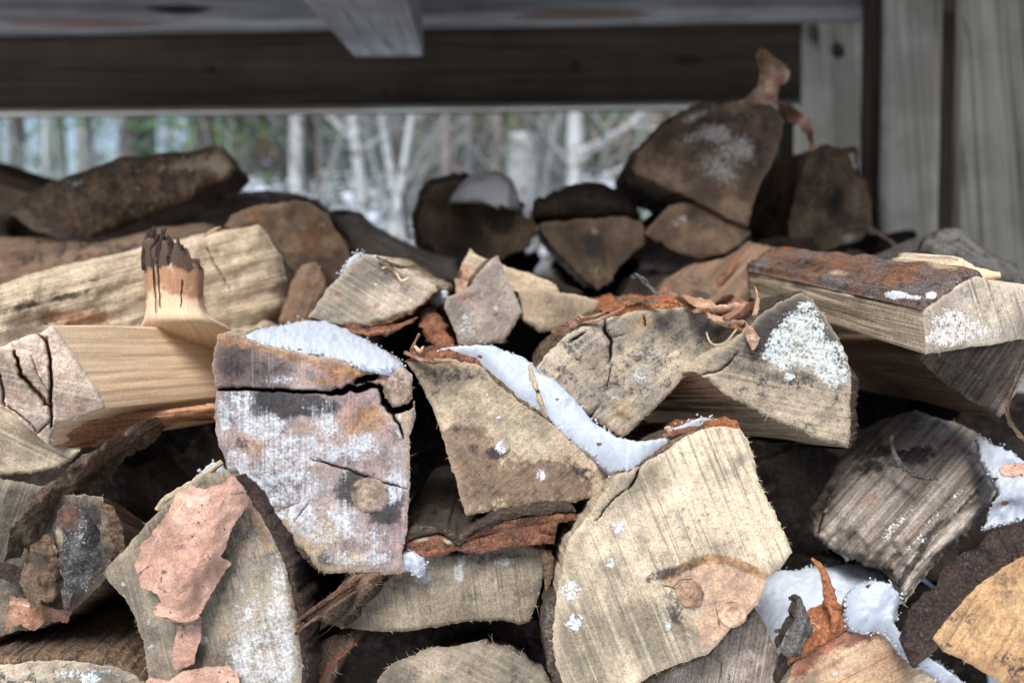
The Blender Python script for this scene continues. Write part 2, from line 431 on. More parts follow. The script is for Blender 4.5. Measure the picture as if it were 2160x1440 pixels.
def top_plane(px, py, d, sx, sy):
    q = P(px, py, d); return plane_fn(q[2]-sx*q[0], sx, sy, q[1])
def log(name, label, cat, outline, d, mats, back=(0, .35, 0), tilt=(0, 0), step=5, rag=3, relief=.0015, bulge=0, bulge_r=60,
        grain=90, paint=None, cracks=None, bark=(), dens=1.0, flen=.006, taper=.9, side_amp=.004, soft=0, group=None, rings=14,
        fmat=None, seed=None, side_paint=None, part='wood', parent=None, rim=.0025, ridge=.0005, rfreq=(30, 420)):
    global SEED
    SEED += 17; seed = SEED if seed is None else seed
    outline = np.array(outline, float)
    dfn0 = depth_fn(outline, d, tilt)
    vs, tr, dist, p, par, n2, bidx = fill(outline, step, rag, seed, soft)
    dep = np.array(dfn0(vs[:, 0], vs[:, 1]), float)
    A = paint_vals(vs, paint); cf, cd = knife(vs, cracks)
    if cracks: A['crack'] = cf
    A['edge'] = np.exp(-dist/7.0)*.9
    m = np.full(len(vs), dep.mean()/F)       # metres per pixel
    gx, gy = math.cos(math.radians(grain)), -math.sin(math.radians(grain))   # along-grain direction, pixel space
    X = (vs[:, 0]-1080)*m; Y = (720-vs[:, 1])*m
    u = X*gx-Y*gy; v = X*gy+Y*gx
    rel = np.zeros(len(vs))
    for i in range(len(vs)):
        x, y = vs[i]
        rel[i] = relief*(1.3*mn.fractal(Vector((x*.012, y*.012, seed)), .8, 2.1, 4))+ridge*nz(u[i]*rfreq[0], v[i]*rfreq[1], seed)
    rimv = rim*np.exp(-dist/3.2)
    bl = bulge*np.sqrt(np.clip(1-(1-np.clip(dist/bulge_r, 0, 1))**2, 0, 1)) if bulge else 0
    dep2 = dep-bl-rel*np.clip(dist/12+.3, 0, 1)+rimv+cd
    W = P(vs[:, 0], vs[:, 1], dep2)
    own = parent is None
    if own:
        cc = P(outline[:, 0].mean(), outline[:, 1].mean(), float(dfn0(*outline.mean(0))))+np.array(back)*.5
        zlow = W[:, 2].min()
        parent = empty(name, (cc[0], cc[1], zlow), label, cat, group)
    nF = len(vs); N = len(p)
    V = [W]; faces = [tuple(t) for t in tr]
    uvl = [np.stack([u, v], 1)[np.array([i for f in faces for i in f])]] ; mi = [0]*len(faces)
    # orient face triangles toward the camera
    # (pixel y points down, so flip)
    fa = np.array(faces); a, b, c = vs[fa[:, 0]], vs[fa[:, 1]], vs[fa[:, 2]]
    cr = (b[:, 0]-a[:, 0])*(c[:, 1]-a[:, 1])-(b[:, 1]-a[:, 1])*(c[:, 0]-a[:, 0])
    if np.median(cr) > 0:
        faces = [f[::-1] for f in faces]; uvl = [np.stack([u, v], 1)[np.array([i for f in faces for i in f])]]
    # sides
    B = W[bidx]; cen = B.mean(0); bk = np.array(back, float); L = np.linalg.norm(bk)
    out3 = np.multiply.outer(n2[:, 0], RT)-np.multiply.outer(n2[:, 1], UPV)
    per = np.concatenate([[0], np.cumsum(np.linalg.norm(np.diff(B, axis=0), axis=1))])
    ts = [(k/rings)**1.35 for k in range(1, rings+1)]
    prev = list(bidx); pt = 0; uvf = []; off = nF
    for t in ts:
        sc = 1+(taper-1)*t
        amp = side_amp*min(1, t*8)
        disp = np.array([amp*(1.2*nz(per[j]*28, t*L*5, seed+50)+.6*nz(per[j]*110, t*L*9, seed+60)+.35*nz(per[j]*300, t*L*12, seed+70)) for j in range(N)])
        R = cen+(B-cen)*sc+bk*t+out3*disp[:, None]
        V.append(R); cur = list(range(off, off+N)); off += N
        for j in range(N):
            j2 = (j+1) % N
            faces.append((prev[j], cur[j], cur[j2], prev[j2])); mi.append(1)
            v0 = per[j]; v1 = per[j2] if j2 else per[j]+np.linalg.norm(B[0]-B[-1])
            uvf += [(pt*L, v0), (t*L, v0), (t*L, v1), (pt*L, v1)]
        prev = cur; pt = t
    V.append(cen[None]+bk); ci = off
    for j in range(N):
        faces.append((prev[j], ci, prev[(j+1) % N])); mi.append(1); uvf += [(L, per[j])]*3
    V = np.concatenate(V)
    area = .5*np.sum(p[:, 0]*np.roll(p[:, 1], -1)-np.roll(p[:, 0], -1)*p[:, 1])
    if area < 0:                               # keep side faces pointing outward
        k0 = len(tr); ff = faces[k0:]; nuv = []; pos = 0
        for i, f in enumerate(ff):
            nuv += uvf[pos:pos+len(f)][::-1]; pos += len(f); ff[i] = f[::-1]
        faces = faces[:k0]+ff; uvf = nuv
    UV = np.concatenate([uvl[0], np.array(uvf)])
    attrs = {k: np.concatenate([x, np.repeat(0., len(V)-nF)]) for k, x in A.items()}
    if side_paint:
        # side paint: (attr, perimeter-index lo, hi, value)
        for (kk, i0, i1, val) in side_paint:
            arr = attrs.setdefault(kk, np.zeros(len(V)))
            sel = ((par >= i0) & (par <= i1)) if i0 <= i1 else ((par >= i0) | (par <= i1))
            for r_i in range(len(ts)): arr[nF+r_i*N:nF+(r_i+1)*N][sel] = val
    sh = np.zeros(len(V), bool); sh[bidx] = True
    if bulge > 0.01: sh = None
    w = link_mesh(part, V, faces, mats, parent, UV, mi, attrs, True, sh)
    dfn = lambda x, y: dfn0(x, y)
    for bk_ in bark:
        i0, i1, th, bm = bk_[:4]; tail = bk_[4] if len(bk_) > 4 else 1.0; nm = 'bark'; bpaint = bk_[5] if len(bk_) > 5 else None
        sel = np.where((par >= i0) & (par <= i1))[0] if i0 <= i1 else np.concatenate([np.where(par >= i0)[0], np.where(par <= i1)[0]])
        Bs = B[sel]; O = out3[sel]; ps = per[sel]; Mn = len(sel)
        tt = np.linspace(0, 1, Mn); tap = np.clip(np.minimum(tt, 1-tt)*8, .18, 1) if th < .015 else np.ones(Mn)
        kq = min(1, .007/th); thk = th*tap*np.array([.85+kq*(.5*nz(ps[j]*60, seed, 3)+.35*nz(ps[j]*240, seed, 8)) for j in range(Mn)])
        fo = np.array([.0035*nz(ps[j]*90, seed, 21)+.0015*nz(ps[j]*400, seed, 25) for j in range(Mn)])
        rows = []; vrow = []
        for s_, zf in ((-.15, .002), (.0, .0), (.35, -.4), (.7, -.3), (1.0, .5)):
            rr = Bs+O*(thk*s_)[:, None]-np.multiply.outer(fo*(1 if s_ > 0 else .3)-zf*.001, FW)*1.0
            rows.append(rr); vrow.append(0)
        for t in ts:
            if t > tail: break
            sc = 1+(taper-1)*t
            bm_ = min(th*.45, .0028)
            disp = np.array([bm_*(1.1*nz(ps[j]*50, t*L*26, seed+90)+.9*nz(ps[j]*160, t*L*45, seed+95)) for j in range(Mn)])
            rr = cen+(Bs-cen)*sc+bk*t+O*(thk*.95+disp*min(1, t*12+.2)+.001)[:, None]
            rows.append(rr); vrow.append(t*L)
        rr = rows[-1]-O*(thk*1.3+.002)[:, None]; rows.append(rr); vrow.append(vrow[-1]+.002)
        R_ = len(rows); VV = np.concatenate(rows); FF = []; UU = []
        for r in range(R_-1):
            for j in range(Mn-1):
                a0 = r*Mn+j; q = (a0, a0+Mn, a0+Mn+1, a0+1)
                uq = [(vrow[r], ps[j]), (vrow[r+1], ps[j]), (vrow[r+1], ps[j+1]), (vrow[r], ps[j+1])]
                if area < 0: q = q[::-1]; uq = uq[::-1]
                FF.append(q); UU += uq
        Q = VV-CAM; dq_ = Q@FW; pix = np.stack([1080+(Q@RT)/dq_*F, 720-(Q@UPV)/dq_*F], 1)
        link_mesh(nm, VV, FF, bm, parent, UU, None, paint_vals(pix, bpaint))
    if dens > 0: fringe(parent, p, n2, dfn, dens, flen, fmat or M['fibre'], seed=seed)
    return parent
SEED = 100
M = {}

def sheet(name, label, cat, outline, d, mat, thick=.0008, curl=None, step=5, rag=2, parent=None, tilt=(0, 0), grain=0, paint=None, part='sheet', group=None, rel=.0012):
    """a thin piece (bark flake, paper bark): outline + a depth function, with real thickness"""
    global SEED
    SEED += 11
    vs, tr, dist, p, par, n2, bidx = fill(outline, step, rag, SEED)
    dfn = depth_fn(outline, d, tilt); dep = np.array(dfn(vs[:, 0], vs[:, 1]), float)
    if curl is not None: dep = dep-curl(vs[:, 0], vs[:, 1])
    dep -= np.array([rel*1.5*mn.fractal(Vector((x*.014, y*.014, SEED)), .8, 2, 3) for x, y in vs])
    W = P(vs[:, 0], vs[:, 1], dep); Wb = P(vs[:, 0], vs[:, 1], dep+thick)
    m = dep/F; g = math.radians(grain); X = (vs[:, 0]-1080)*m; Y = (720-vs[:, 1])*m
    u = X*math.cos(g)+Y*math.sin(g); v = -X*math.sin(g)+Y*math.cos(g); uv = np.stack([u, v], 1)
    fa = np.array([tuple(t) for t in tr]); a, b, c = vs[fa[:, 0]], vs[fa[:, 1]], vs[fa[:, 2]]
    cr = (b[:, 0]-a[:, 0])*(c[:, 1]-a[:, 1])-(b[:, 1]-a[:, 1])*(c[:, 0]-a[:, 0])
    if np.median(cr) > 0: fa = fa[:, ::-1]
    n = len(vs); faces = [tuple(f) for f in fa]+[tuple(f[::-1]+n) for f in fa]
    N = len(bidx)
    for j in range(N):
        a0, a1 = bidx[j], bidx[(j+1) % N]; faces.append((a0, a1, a1+n, a0+n))
    uv2 = np.concatenate([uv, uv]); idx = np.array([i for f in faces for i in f])
    A = paint_vals(vs, paint); A = {k: np.concatenate([x, x]) for k, x in A.items()}
    loc = W.mean(0); 
    sh = np.zeros(2*n, bool); sh[bidx] = True; sh[bidx+n] = True
    o = link_mesh(part if parent else name, np.concatenate([W, Wb]), faces, mat, parent, uv2[idx], None, A, True, sh, loc=(loc[0], loc[1], W[:, 2].min()))
    if parent is None: setp(o, label, cat, group)
    return o

def ribbon(name, label, cat, pts, mat, parent=None, thick=.0007, curl=.3, part='curl', group=None, sub=7, jag=.5):
    """a strip along pts = (px, py, depth, width_m, roll_deg); curls across its width"""
    global SEED
    SEED += 7
    C = [P(a[0], a[1], a[2]) for a in pts]; Wd = [a[3] for a in pts]; Ro = [math.radians(a[4]) for a in pts]
    n = len(pts); cs = []; ws = []; rs = []
    for i in range(n-1):
        for j in range(sub):
            t = j/sub
            p0, p1, p2, p3 = C[max(i-1, 0)], C[i], C[i+1], C[min(i+2, n-1)]
            c = .5*((2*p1)+(-p0+p2)*t+(2*p0-5*p1+4*p2-p3)*t*t+(-p0+3*p1-3*p2+p3)*t**3)
            cs.append(c); ws.append(Wd[i]*(1-t)+Wd[i+1]*t); rs.append(Ro[i]*(1-t)+Ro[i+1]*t)
    cs.append(C[-1]); ws.append(Wd[-1]); rs.append(Ro[-1])
    V = []; K = 7; m = len(cs); UV = []; s = 0
    for i in range(m):
        t = cs[min(i+1, m-1)]-cs[max(i-1, 0)]; t /= np.linalg.norm(t)+1e-9
        a = np.cross(t, FW); a /= np.linalg.norm(a)+1e-9; b = np.cross(a, t)
        if i: s += np.linalg.norm(cs[i]-cs[i-1])
        sx = a*math.cos(rs[i])+b*math.sin(rs[i]); sy = -a*math.sin(rs[i])+b*math.cos(rs[i])
        for k in range(K):
            q = (k/(K-1)-.5)*2; e = abs(q) > .9
            w = ws[i]*.5*(1+(jag*(1.2*nz(s*180, q*3, SEED)+nz(s*600, q*3, SEED)) if e else 0))
            ang = q*curl*2.2
            if abs(curl) > .05: x = math.sin(ang)/(curl*2.2); y = (1-math.cos(ang))/(curl*2.2)
            else: x, y = q, 0
            V.append(cs[i]+sx*x*w+sy*y*w+sy*.45*w*nz(s*140, q*1.5, SEED+3)+sx*.2*w*nz(s*260, 5, SEED+8)); UV.append((s, q*w))
    F_ = []
    for i in range(m-1):
        for k in range(K-1):
            a0 = i*K+k; F_.append((a0, a0+1, a0+K+1, a0+K))
    bm = bmesh.new(); vv = [bm.verts.new(x) for x in V]
    for f in F_: bm.faces.new([vv[i] for i in f])
    bmesh.ops.recalc_face_normals(bm, faces=bm.faces)
    bmesh.ops.solidify(bm, geom=bm.faces[:], thickness=thick)
    bm.verts.ensure_lookup_table()
    VV = np.array([tuple(v.co) for v in bm.verts]); FF = [tuple(v.index for v in f.verts) for f in bm.faces]
    bm.free()
    # uv by nearest source vertex
    src = np.array(V); UVa = np.array(UV); idx = np.array([i for f in FF for i in f])
    near = np.array([np.argmin(((src-x)**2).sum(1)) for x in VV])
    dlt = VV-src[near]; dl = np.linalg.norm(dlt, axis=1)
    VV = src[near]+dlt*np.minimum(1, 1.6*thick/np.maximum(dl, 1e-9))[:, None]
    o = link_mesh(part if parent else name, VV, FF, mat, parent, UVa[near][idx], loc=(VV[:, 0].mean(), VV[:, 1].mean(), VV[:, 2].min()))
    if parent is None: setp(o, label, cat, group)
    return o

def snow(label, outline, dfn, H=.012, R=30, step=6, rag=3, group=None, lump=.4, base=.004, name='snow_patch', up=(0, -.25, 1), step_px=None, soft=1, mat='snow'):
    """snow lying on the surface dfn; thickness H rises from the rim over R pixels"""
    global SEED
    SEED += 13
    vs, tr, dist, p, par, n2, bidx = fill(outline, step, rag, SEED, soft)
    dep = np.array(dfn(vs[:, 0], vs[:, 1]), float) if callable(dfn) else np.full(len(vs), float(dfn))
    W0 = P(vs[:, 0], vs[:, 1], dep)
    h = H*(1-np.exp(-dist/R*1.6))
    h *= np.array([1+lump*mn.fractal(Vector((x*.016, y*.016, SEED)), .8, 2, 4) for x, y in vs])
    h = h*(.25+.75*np.clip(dist/9, 0, 1))+np.array([.0020*abs(nz(x*.05, y*.05, SEED))+.0010*nz(x*.13, y*.13, SEED)+.0006*nz(x*.4, y*.4, SEED) for x, y in vs])
    upv = np.array(up, float); upv /= np.linalg.norm(upv)
    W = W0+np.multiply.outer(h, upv); Wb = W0-np.multiply.outer(np.full(len(vs), base), upv)*.999
    fa = np.array([tuple(t) for t in tr]); a, b, c = vs[fa[:, 0]], vs[fa[:, 1]], vs[fa[:, 2]]
    cr = (b[:, 0]-a[:, 0])*(c[:, 1]-a[:, 1])-(b[:, 1]-a[:, 1])*(c[:, 0]-a[:, 0])
    if np.median(cr) > 0: fa = fa[:, ::-1]
    n = len(vs); faces = [tuple(f) for f in fa]+[tuple(f[::-1]+n) for f in fa]; N = len(bidx)
    for j in range(N):
        a0, a1 = bidx[j], bidx[(j+1) % N]; faces.append((a0, a1, a1+n, a0+n))
    o = link_mesh(name, np.concatenate([W, Wb]), faces, M[mat], None, loc=(W[:, 0].mean(), W[:, 1].mean(), Wb[:, 2].min()))
    setp(o, label, 'snow patch', group)
    r3 = random.Random(SEED); c = MB(); nb_ = len(bidx)
    for _ in range(int(nb_*1.1)):
        j = r3.randrange(nb_); i0 = bidx[j]; off = r3.gauss(0, 3.2)
        pp = vs[i0]+n2[j]*off+np.array([r3.gauss(0, 2), r3.gauss(0, 2)])
        q = W[i0]+(P(pp[0], pp[1], dep[i0])-P(vs[i0][0], vs[i0][1], dep[i0])); r_ = r3.uniform(.0004, .0013)*(1.6 if r3.random() < .1 else 1)
        q = q-FW*.0006; a = np.array([r3.gauss(0, 1) for _ in range(3)]); a /= np.linalg.norm(a); b = np.cross(a, [.3, .5, .8]); b /= np.linalg.norm(b); e = np.cross(a, b)
        c.add([q+a*r_, q+b*r_, q-a*r_*.8, q-b*r_, q+e*r_*.9, q-e*r_], [(0, 1, 4), (1, 2, 4), (2, 3, 4), (3, 0, 4), (1, 0, 5), (2, 1, 5), (3, 2, 5), (0, 3, 5)])
    link_mesh('snow_clumps', c.V, c.F, M[mat], o)
    return o

def knot(parent, x, y, r, d, mat, ry=None, step=3, paint=None, cracks=None, out=.0003, part='knot', rag=4):
    ry = ry or r; pts = [(x+r*math.cos(a), y+ry*math.sin(a)) for a in np.linspace(0, 2*math.pi, 20, endpoint=False)]
    vs, tr, dist, p, par, n2, bidx = fill(pts, step, rag, 5+x)
    h = out*(1-np.exp(-dist/4))+np.array([.0012*nz(q[0]*.12, q[1]*.12, x) for q in vs]); cf, cd = knife(vs, cracks)
    dep = np.full(len(vs), float(d))-h*.4+cd+.0004*np.exp(-dist/2)
    W = P(vs[:, 0], vs[:, 1], dep); m = d/F
    uv = np.stack([(vs[:, 0]-x)*m, (vs[:, 1]-y)*m*r/ry], 1)
    fa = np.array([tuple(t) for t in tr]); a, b, c = vs[fa[:, 0]], vs[fa[:, 1]], vs[fa[:, 2]]
    cr = (b[:, 0]-a[:, 0])*(c[:, 1]-a[:, 1])-(b[:, 1]-a[:, 1])*(c[:, 0]-a[:, 0])
    if np.median(cr) > 0: fa = fa[:, ::-1]
    n = len(vs); Bk = P(vs[bidx, 0], vs[bidx, 1], np.full(len(bidx), d+.006)); N = len(bidx)
    faces = [tuple(f) for f in fa]+[(bidx[j], bidx[(j+1) % N], n+(j+1) % N, n+j) for j in range(N)]
    uv2 = np.concatenate([uv, uv[bidx]]); idx = np.array([i for f in faces for i in f])
    A = paint_vals(vs, paint)
    if cracks: A['crack'] = cf
    A = {k: np.concatenate([q, np.zeros(N)]) for k, q in A.items()}
    return link_mesh(part, np.concatenate([W, Bk]), faces, mat, parent, uv2[idx], None, A)

def tube(pts, rad, sides=7, seed=0, rough=.0):
    """pts Nx3, rad N -> V, F"""
    pts = np.asarray(pts, float); V = []; Fc = []; n = len(pts); prev = None
    for i in range(n):
        t = pts[min(i+1, n-1)]-pts[max(i-1, 0)]; t /= np.linalg.norm(t)+1e-9
        a = np.cross(t, (0, 1, 0) if abs(t[1]) < .9 else (1, 0, 0)); a /= np.linalg.norm(a); b = np.cross(t, a)
        for k in range(sides):
            an = 2*math.pi*k/sides; r = rad[i]*(1+rough*nz(k*1.7, i*.8, seed))
            V.append(pts[i]+a*math.cos(an)*r+b*math.sin(an)*r)
    for i in range(n-1):
        for k in range(sides):
            a0 = i*sides+k; a1 = i*sides+(k+1) % sides
            Fc.append((a0, a1, a1+sides, a0+sides))
    Fc.append(tuple(range((n-1)*sides, n*sides)))
    return V, Fc
class MB:
    def __init__(s): s.V = []; s.F = []
    def add(s, V, Fc):
        o = len(s.V); s.V += list(V); s.F += [tuple(i+o for i in f) for f in Fc]
    def tube(s, pts, rad, sides=7, rough=0): s.add(*tube(pts, rad, sides, len(s.V), rough))
ROOF_Y = .82; FARN = 36000
SUN_EL = 50; SUN_AZ = 194; SUN_S = 3.1; SUN_ANG = 24; SKY_S = .088; EXPO = .85
# ================================================================== materials
M['fibre'] = mat_simple('pale_fibre', (.55, .47, .33), (.40, .32, .2), 60)
M['fibre_orange'] = mat_simple('orange_fibre', (.52, .36, .18), (.42, .26, .12), 60)
M['fibre_dark'] = mat_simple('brown_fibre', (.16, .10, .06), (.07, .045, .03), 60)
M['snow'] = mat_snow('snow')
M['snow_backlit'] = mat_snow('backlit_snow', (.86, .88, .9), (.9, .9, .92))  # brighter copy of the snow; light from behind put into the cap's colour
M['mould_face'] = mat_face('mouldy_end_grain', (.37, .30, .255), (.20, .155, .14), (.09, .07, .065), .5, 330, .5, wcol=(.66, .69, .74), pcol=(.50, .38, .24), rcol=(.40, .20, .08), soft=True)
M['tan_brown'] = mat_face('tan_brown_end_grain', (.44, .36, .235), (.35, .27, .175), (.20, .14, .08), .4, 380, .38, pcol=(.50, .43, .30), rcol=(.15, .085, .058))
M['sawn_pale'] = mat_face('sawn_pale_end_grain', (.58, .49, .33), (.50, .42, .28), (.13, .11, .085), .68, 300, .38, mcol=(.12, .12, .11), pcol=(.62, .39, .27), rcol=(.38, .19, .08))
M['grey_tan'] = mat_face('grey_tan_end_grain', (.43, .365, .255), (.34, .30, .23), (.20, .17, .12), .45, 330, .85, mcol=(.085, .085, .085), rcol=(.42, .24, .11), pcol=(.50, .37, .22))
M['lichen_face'] = mat_face('lichen_end_grain', (.42, .36, .25), (.34, .28, .19), (.12, .10, .075), .85, 240, .8, mcol=(.07, .07, .07), wcol=(.62, .67, .655))
M['fresh_end'] = mat_face('fresh_end_grain', (.62, .50, .38), (.54, .43, .32), (.36, .26, .18), .6, 260, .22, mcol=(.30, .20, .16), ccol=(.20, .12, .06), rcol=(.48, .30, .22), pcol=(.60, .47, .33))
M['grey_end'] = mat_face('grey_end_grain', (.46, .40, .29), (.39, .34, .25), (.14, .12, .09), .9, 300, .45, mcol=(.13, .13, .12), pcol=(.55, .42, .32), rcol=(.35, .18, .12), wcol=(.72, .68, .64))
M['speckled_face'] = mat_face('speckled_end_grain', (.36, .31, .25), (.30, .26, .21), (.22, .17, .12), .2, 300, .4, mcol=(.17, .13, .11), wcol=(.60, .60, .58), rcol=(.30, .14, .09), spk=.5, bump=.8)
M['olive_face'] = mat_face('olive_end_grain', (.275, .235, .165), (.185, .155, .11), (.12, .10, .065), .85, 330, .6, mcol=(.09, .085, .07), rcol=(.18, .09, .05), wcol=(.66, .67, .66), soft=True)
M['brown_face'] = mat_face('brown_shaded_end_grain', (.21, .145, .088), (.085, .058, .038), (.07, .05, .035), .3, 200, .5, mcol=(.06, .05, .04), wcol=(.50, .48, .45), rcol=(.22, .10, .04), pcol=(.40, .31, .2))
M['orange_face'] = mat_face('orange_end_grain', (.44, .285, .135), (.34, .205, .09), (.15, .09, .05), .8, 260, .6, mcol=(.10, .07, .05), rcol=(.16, .05, .03))
M['red_face'] = mat_face('reddish_end_grain', (.50, .36, .22), (.42, .26, .14), (.26, .12, .06), .8, 230, .3, rcol=(.26, .06, .035), pcol=(.60, .50, .36))
M['gap_shade_side'] = mat_side('gap_shade_side', (.022, .017, .013), (.014, .011, .009), (.006, .005, .004))  # near-black: shade of the gaps put into the filler logs' colour
M['gap_shade_face'] = mat_face('gap_shade_end_grain', (.026, .020, .015), (.016, .012, .010), (.008, .006, .005), .4, 260, .4)  # same gap shade painted into the filler logs' end faces
M['side_tan'] = mat_side('split_side_tan', (.50, .42, .28), (.42, .34, .22), (.14, .10, .06), dirt=.35)
M['side_fresh'] = mat_side('split_side_fresh', (.70, .53, .33), (.62, .45, .265), (.54, .385, .225), f=520, fu=16, dirt=.05, bump=.12, grit=.35)
M['side_warm'] = mat_side('split_side_warm', (.40, .27, .17), (.30, .185, .11), (.12, .075, .045), dirt=.3, red=.3)
M['side_grey'] = mat_side('split_side_grey', (.30, .26, .21), (.18, .15, .12), (.06, .05, .04), dirt=.5)
M['side_brown'] = mat_side('split_side_brown', (.20, .13, .08), (.11, .075, .05), (.03, .022, .016), dirt=.5, red=.3)
M['side_weather'] = mat_side('weathered_side', (.34, .305, .25), (.14, .115, .085), (.038, .032, .025), f=150, fu=6, dirt=.85, bump=1.4)
M['side_orange'] = mat_side('orange_side', (.46, .25, .13), (.38, .18, .09), (.25, .11, .06), f=300, dirt=.2)
M['bark_dark'] = mat_bark('dark_bark', (.060, .045, .036), (.10, .075, .055), lich=.25)
M['bark_red'] = mat_bark('reddish_inner_bark', (.26, .115, .065), (.15, .07, .045), (.05, .03, .025), lich=.15, lcol=(.4, .33, .3), fibre=.6)
M['bark_orange'] = mat_bark('crumbly_orange_bark', (.42, .17, .075), (.30, .11, .05), (.12, .05, .03), lich=.15, lcol=(.5, .35, .22))
M['bark_brown'] = mat_bark('brown_bark', (.19, .125, .08), (.12, .08, .055), lich=.2, lcol=(.3, .27, .24), fibre=.7)
M['bark_slab'] = mat_bark('rusty_slab_bark', (.23, .105, .05), (.14, .12, .115), (.05, .035, .03), lich=.6, lcol=(.36, .33, .31), fibre=.45, fine=300)
M['bark_grey'] = mat_bark('grey_bark', (.15, .14, .13), (.07, .065, .06), lich=.45, lcol=(.36, .37, .38), fibre=.5)
M['mottled'] = mat_bark('mottled_bark', (.25, .165, .10), (.10, .068, .048), (.03, .022, .018), lich=.55, lcol=(.42, .35, .28), fine=120)
M['bark_char'] = mat_bark('sooty_lichen_bark', (.17, .165, .16), (.075, .07, .068), (.025, .023, .022), lich=.9, lcol=(.42, .43, .43), bump=1.3)
M['bark_purple'] = mat_bark('dark_purple_bark', (.085, .055, .045), (.05, .033, .028), (.02, .014, .012), lich=.35, lcol=(.18, .14, .14), fibre=.2, bump=1.2)
M['paper'] = mat_paperbark('pink_paper_bark')
M['paper_tan'] = mat_paperbark('tan_paper_bark', (.48, .30, .19), (.34, .19, .11))
M['paper_brown'] = mat_paperbark('brown_paper_bark', (.30, .15, .085), (.18, .085, .05))
M['knot_brown'] = mat_knot('knot_brown', (.31, .235, .18), (.20, .15, .115), 170)
M['knot_pink'] = mat_knot('knot_pink', (.50, .34, .24), (.42, .27, .19), 200)
M['knot_dark'] = mat_knot('knot_dark', (.34, .225, .155), (.22, .14, .10), 200)

W_ = 'split log'
# ================================================================== front rows
A = log('split_log', 'square split log blotched with white and blue-grey mould, cracked across near its top', W_,
    [(458, 708), (476, 700), (520, 716), (560, 730), (640, 745), (700, 756), (790, 777), (815, 784), (850, 778), (872, 792), (868, 822), (878, 872), (862, 920), (866, 1000), (858, 1100), (848, 1208), (815, 1212), (760, 1206), (690, 1210), (668, 1196), (640, 1162), (570, 1112), (522, 1050), (492, 1018), (482, 990), (462, 940), (453, 875), (456, 825), (447, 770)],
    .62, [M['mould_face'], M['side_tan']], back=(-.07, .34, .0), step=3.6, rag=3.2, grain=90, relief=.0022,
    paint=[('rust', [(470, 712), (640, 755), (800, 795)], 16, .75), ('rust', 700, 800, 90, 22, .6), ('rust', 470, 770, 20, 60, .4),
           ('edge', [(455, 700), (455, 830)], 14, .7), ('edge', [(520, 725), (800, 790)], 7, .7),
           ('white', 640, 1000, 220, 190, .34), ('pale', 640, 1150, 140, 60, .5), ('white', 500, 860, 36, 44, .8), ('white', 498, 1000, 26, 50, 1.0), ('white', 640, 952, 70, 26, 1.3), ('white', 600, 1030, 60, 50, .8), ('white', 560, 1010, 40, 40, .6), ('white', 760, 940, 40, 30, .62), ('white', 742, 950, 14, 10, 1),
           ('white', 835, 1010, 22, 60, .8), ('white', 560, 905, 50, 30, .6), ('white', 690, 890, 30, 50, .5), ('white', 700, 1110, 70, 50, .6), ('white', 800, 1150, 40, 40, .5), ('white', 640, 1100, 30, 30, .5),
           ('white', 560, 1080, 34, 40, .85), ('white', 470, 880, 14, 60, .5), ('white', 600, 800, 40, 12, .62), ('white', 740, 1180, 70, 20, .5), ('white', 845, 900, 10, 40, .5), ('rust', 600, 985, 40, 20, .5), ('rust', 660, 905, 60, 30, .45), ('rust', 760, 880, 70, 40, .5), ('rust', 520, 935, 50, 24, .5),
           ('dark', 590, 855, 70, 40, .85), ('dark', 650, 850, 60, 22, .8), ('dark', 560, 838, 18, 14, .8), ('dark', 690, 870, 40, 24, .55), ('dark', 540, 780, 90, 24, .35), ('dark', 745, 960, 30, 20, .5),
           ('dark', 505, 935, 40, 16, .5), ('dark', 690, 1180, 30, 26, .7), ('dark', 735, 1035, 30, 40, 1.1), ('dark', 832, 1050, 22, 44, 1.1), ('dark', 808, 1090, 34, 18, 1.0), ('dark', 760, 1002, 40, 12, .6), ('rust', 690, 1060, 60, 60, .35), ('rust', 560, 960, 40, 40, .4), ('rust', 780, 900, 60, 50, .35), ('dark', 480, 760, 40, 40, .35),
           ('pale', 620, 1120, 90, 60, .6), ('pale', 700, 1190, 120, 25, .6), ('pale', 850, 880, 22, 70, .8), ('pale', 760, 785, 60, 18, .5)],
    cracks=[([(440, 822), (520, 820), (600, 824), (700, 828), (780, 812), (812, 820)], 5.5, .014), ([(690, 830), (760, 818), (800, 812)], 13, .022), ([(752, 806), (775, 796), (795, 793)], 13, .02),
            ([(803, 815), (812, 850), (830, 868), (860, 858), (874, 838)], 13, .02), ([(826, 868), (842, 896), (852, 925)], 5, .008), ([(650, 965), (720, 985), (780, 1010), (858, 1030)], 4, .003),
            ([(585, 1078), (630, 1060)], 2.5, .002), ([(620, 1100), (650, 1060)], 2.5, .002), ([(500, 760), (502, 800)], 2, .001)],
    dens=1.4, flen=.0075, side_amp=.004, fmat=M['fibre_orange'], rim=.002,
    bark=[(18, 24, .004, M['bark_dark'])])
knot(A, 839, 818, 31, .6185, M['knot_brown'], 33, cracks=[([(815, 790), (835, 800)], 3, .002)])
knot(A, 780, 1043, 40, .6195, M['knot_brown'], 37, paint=[('dark', 780, 1085, 30, 8, .5), ('white', 780, 1010, 25, 8, .5)], rag=2.5)

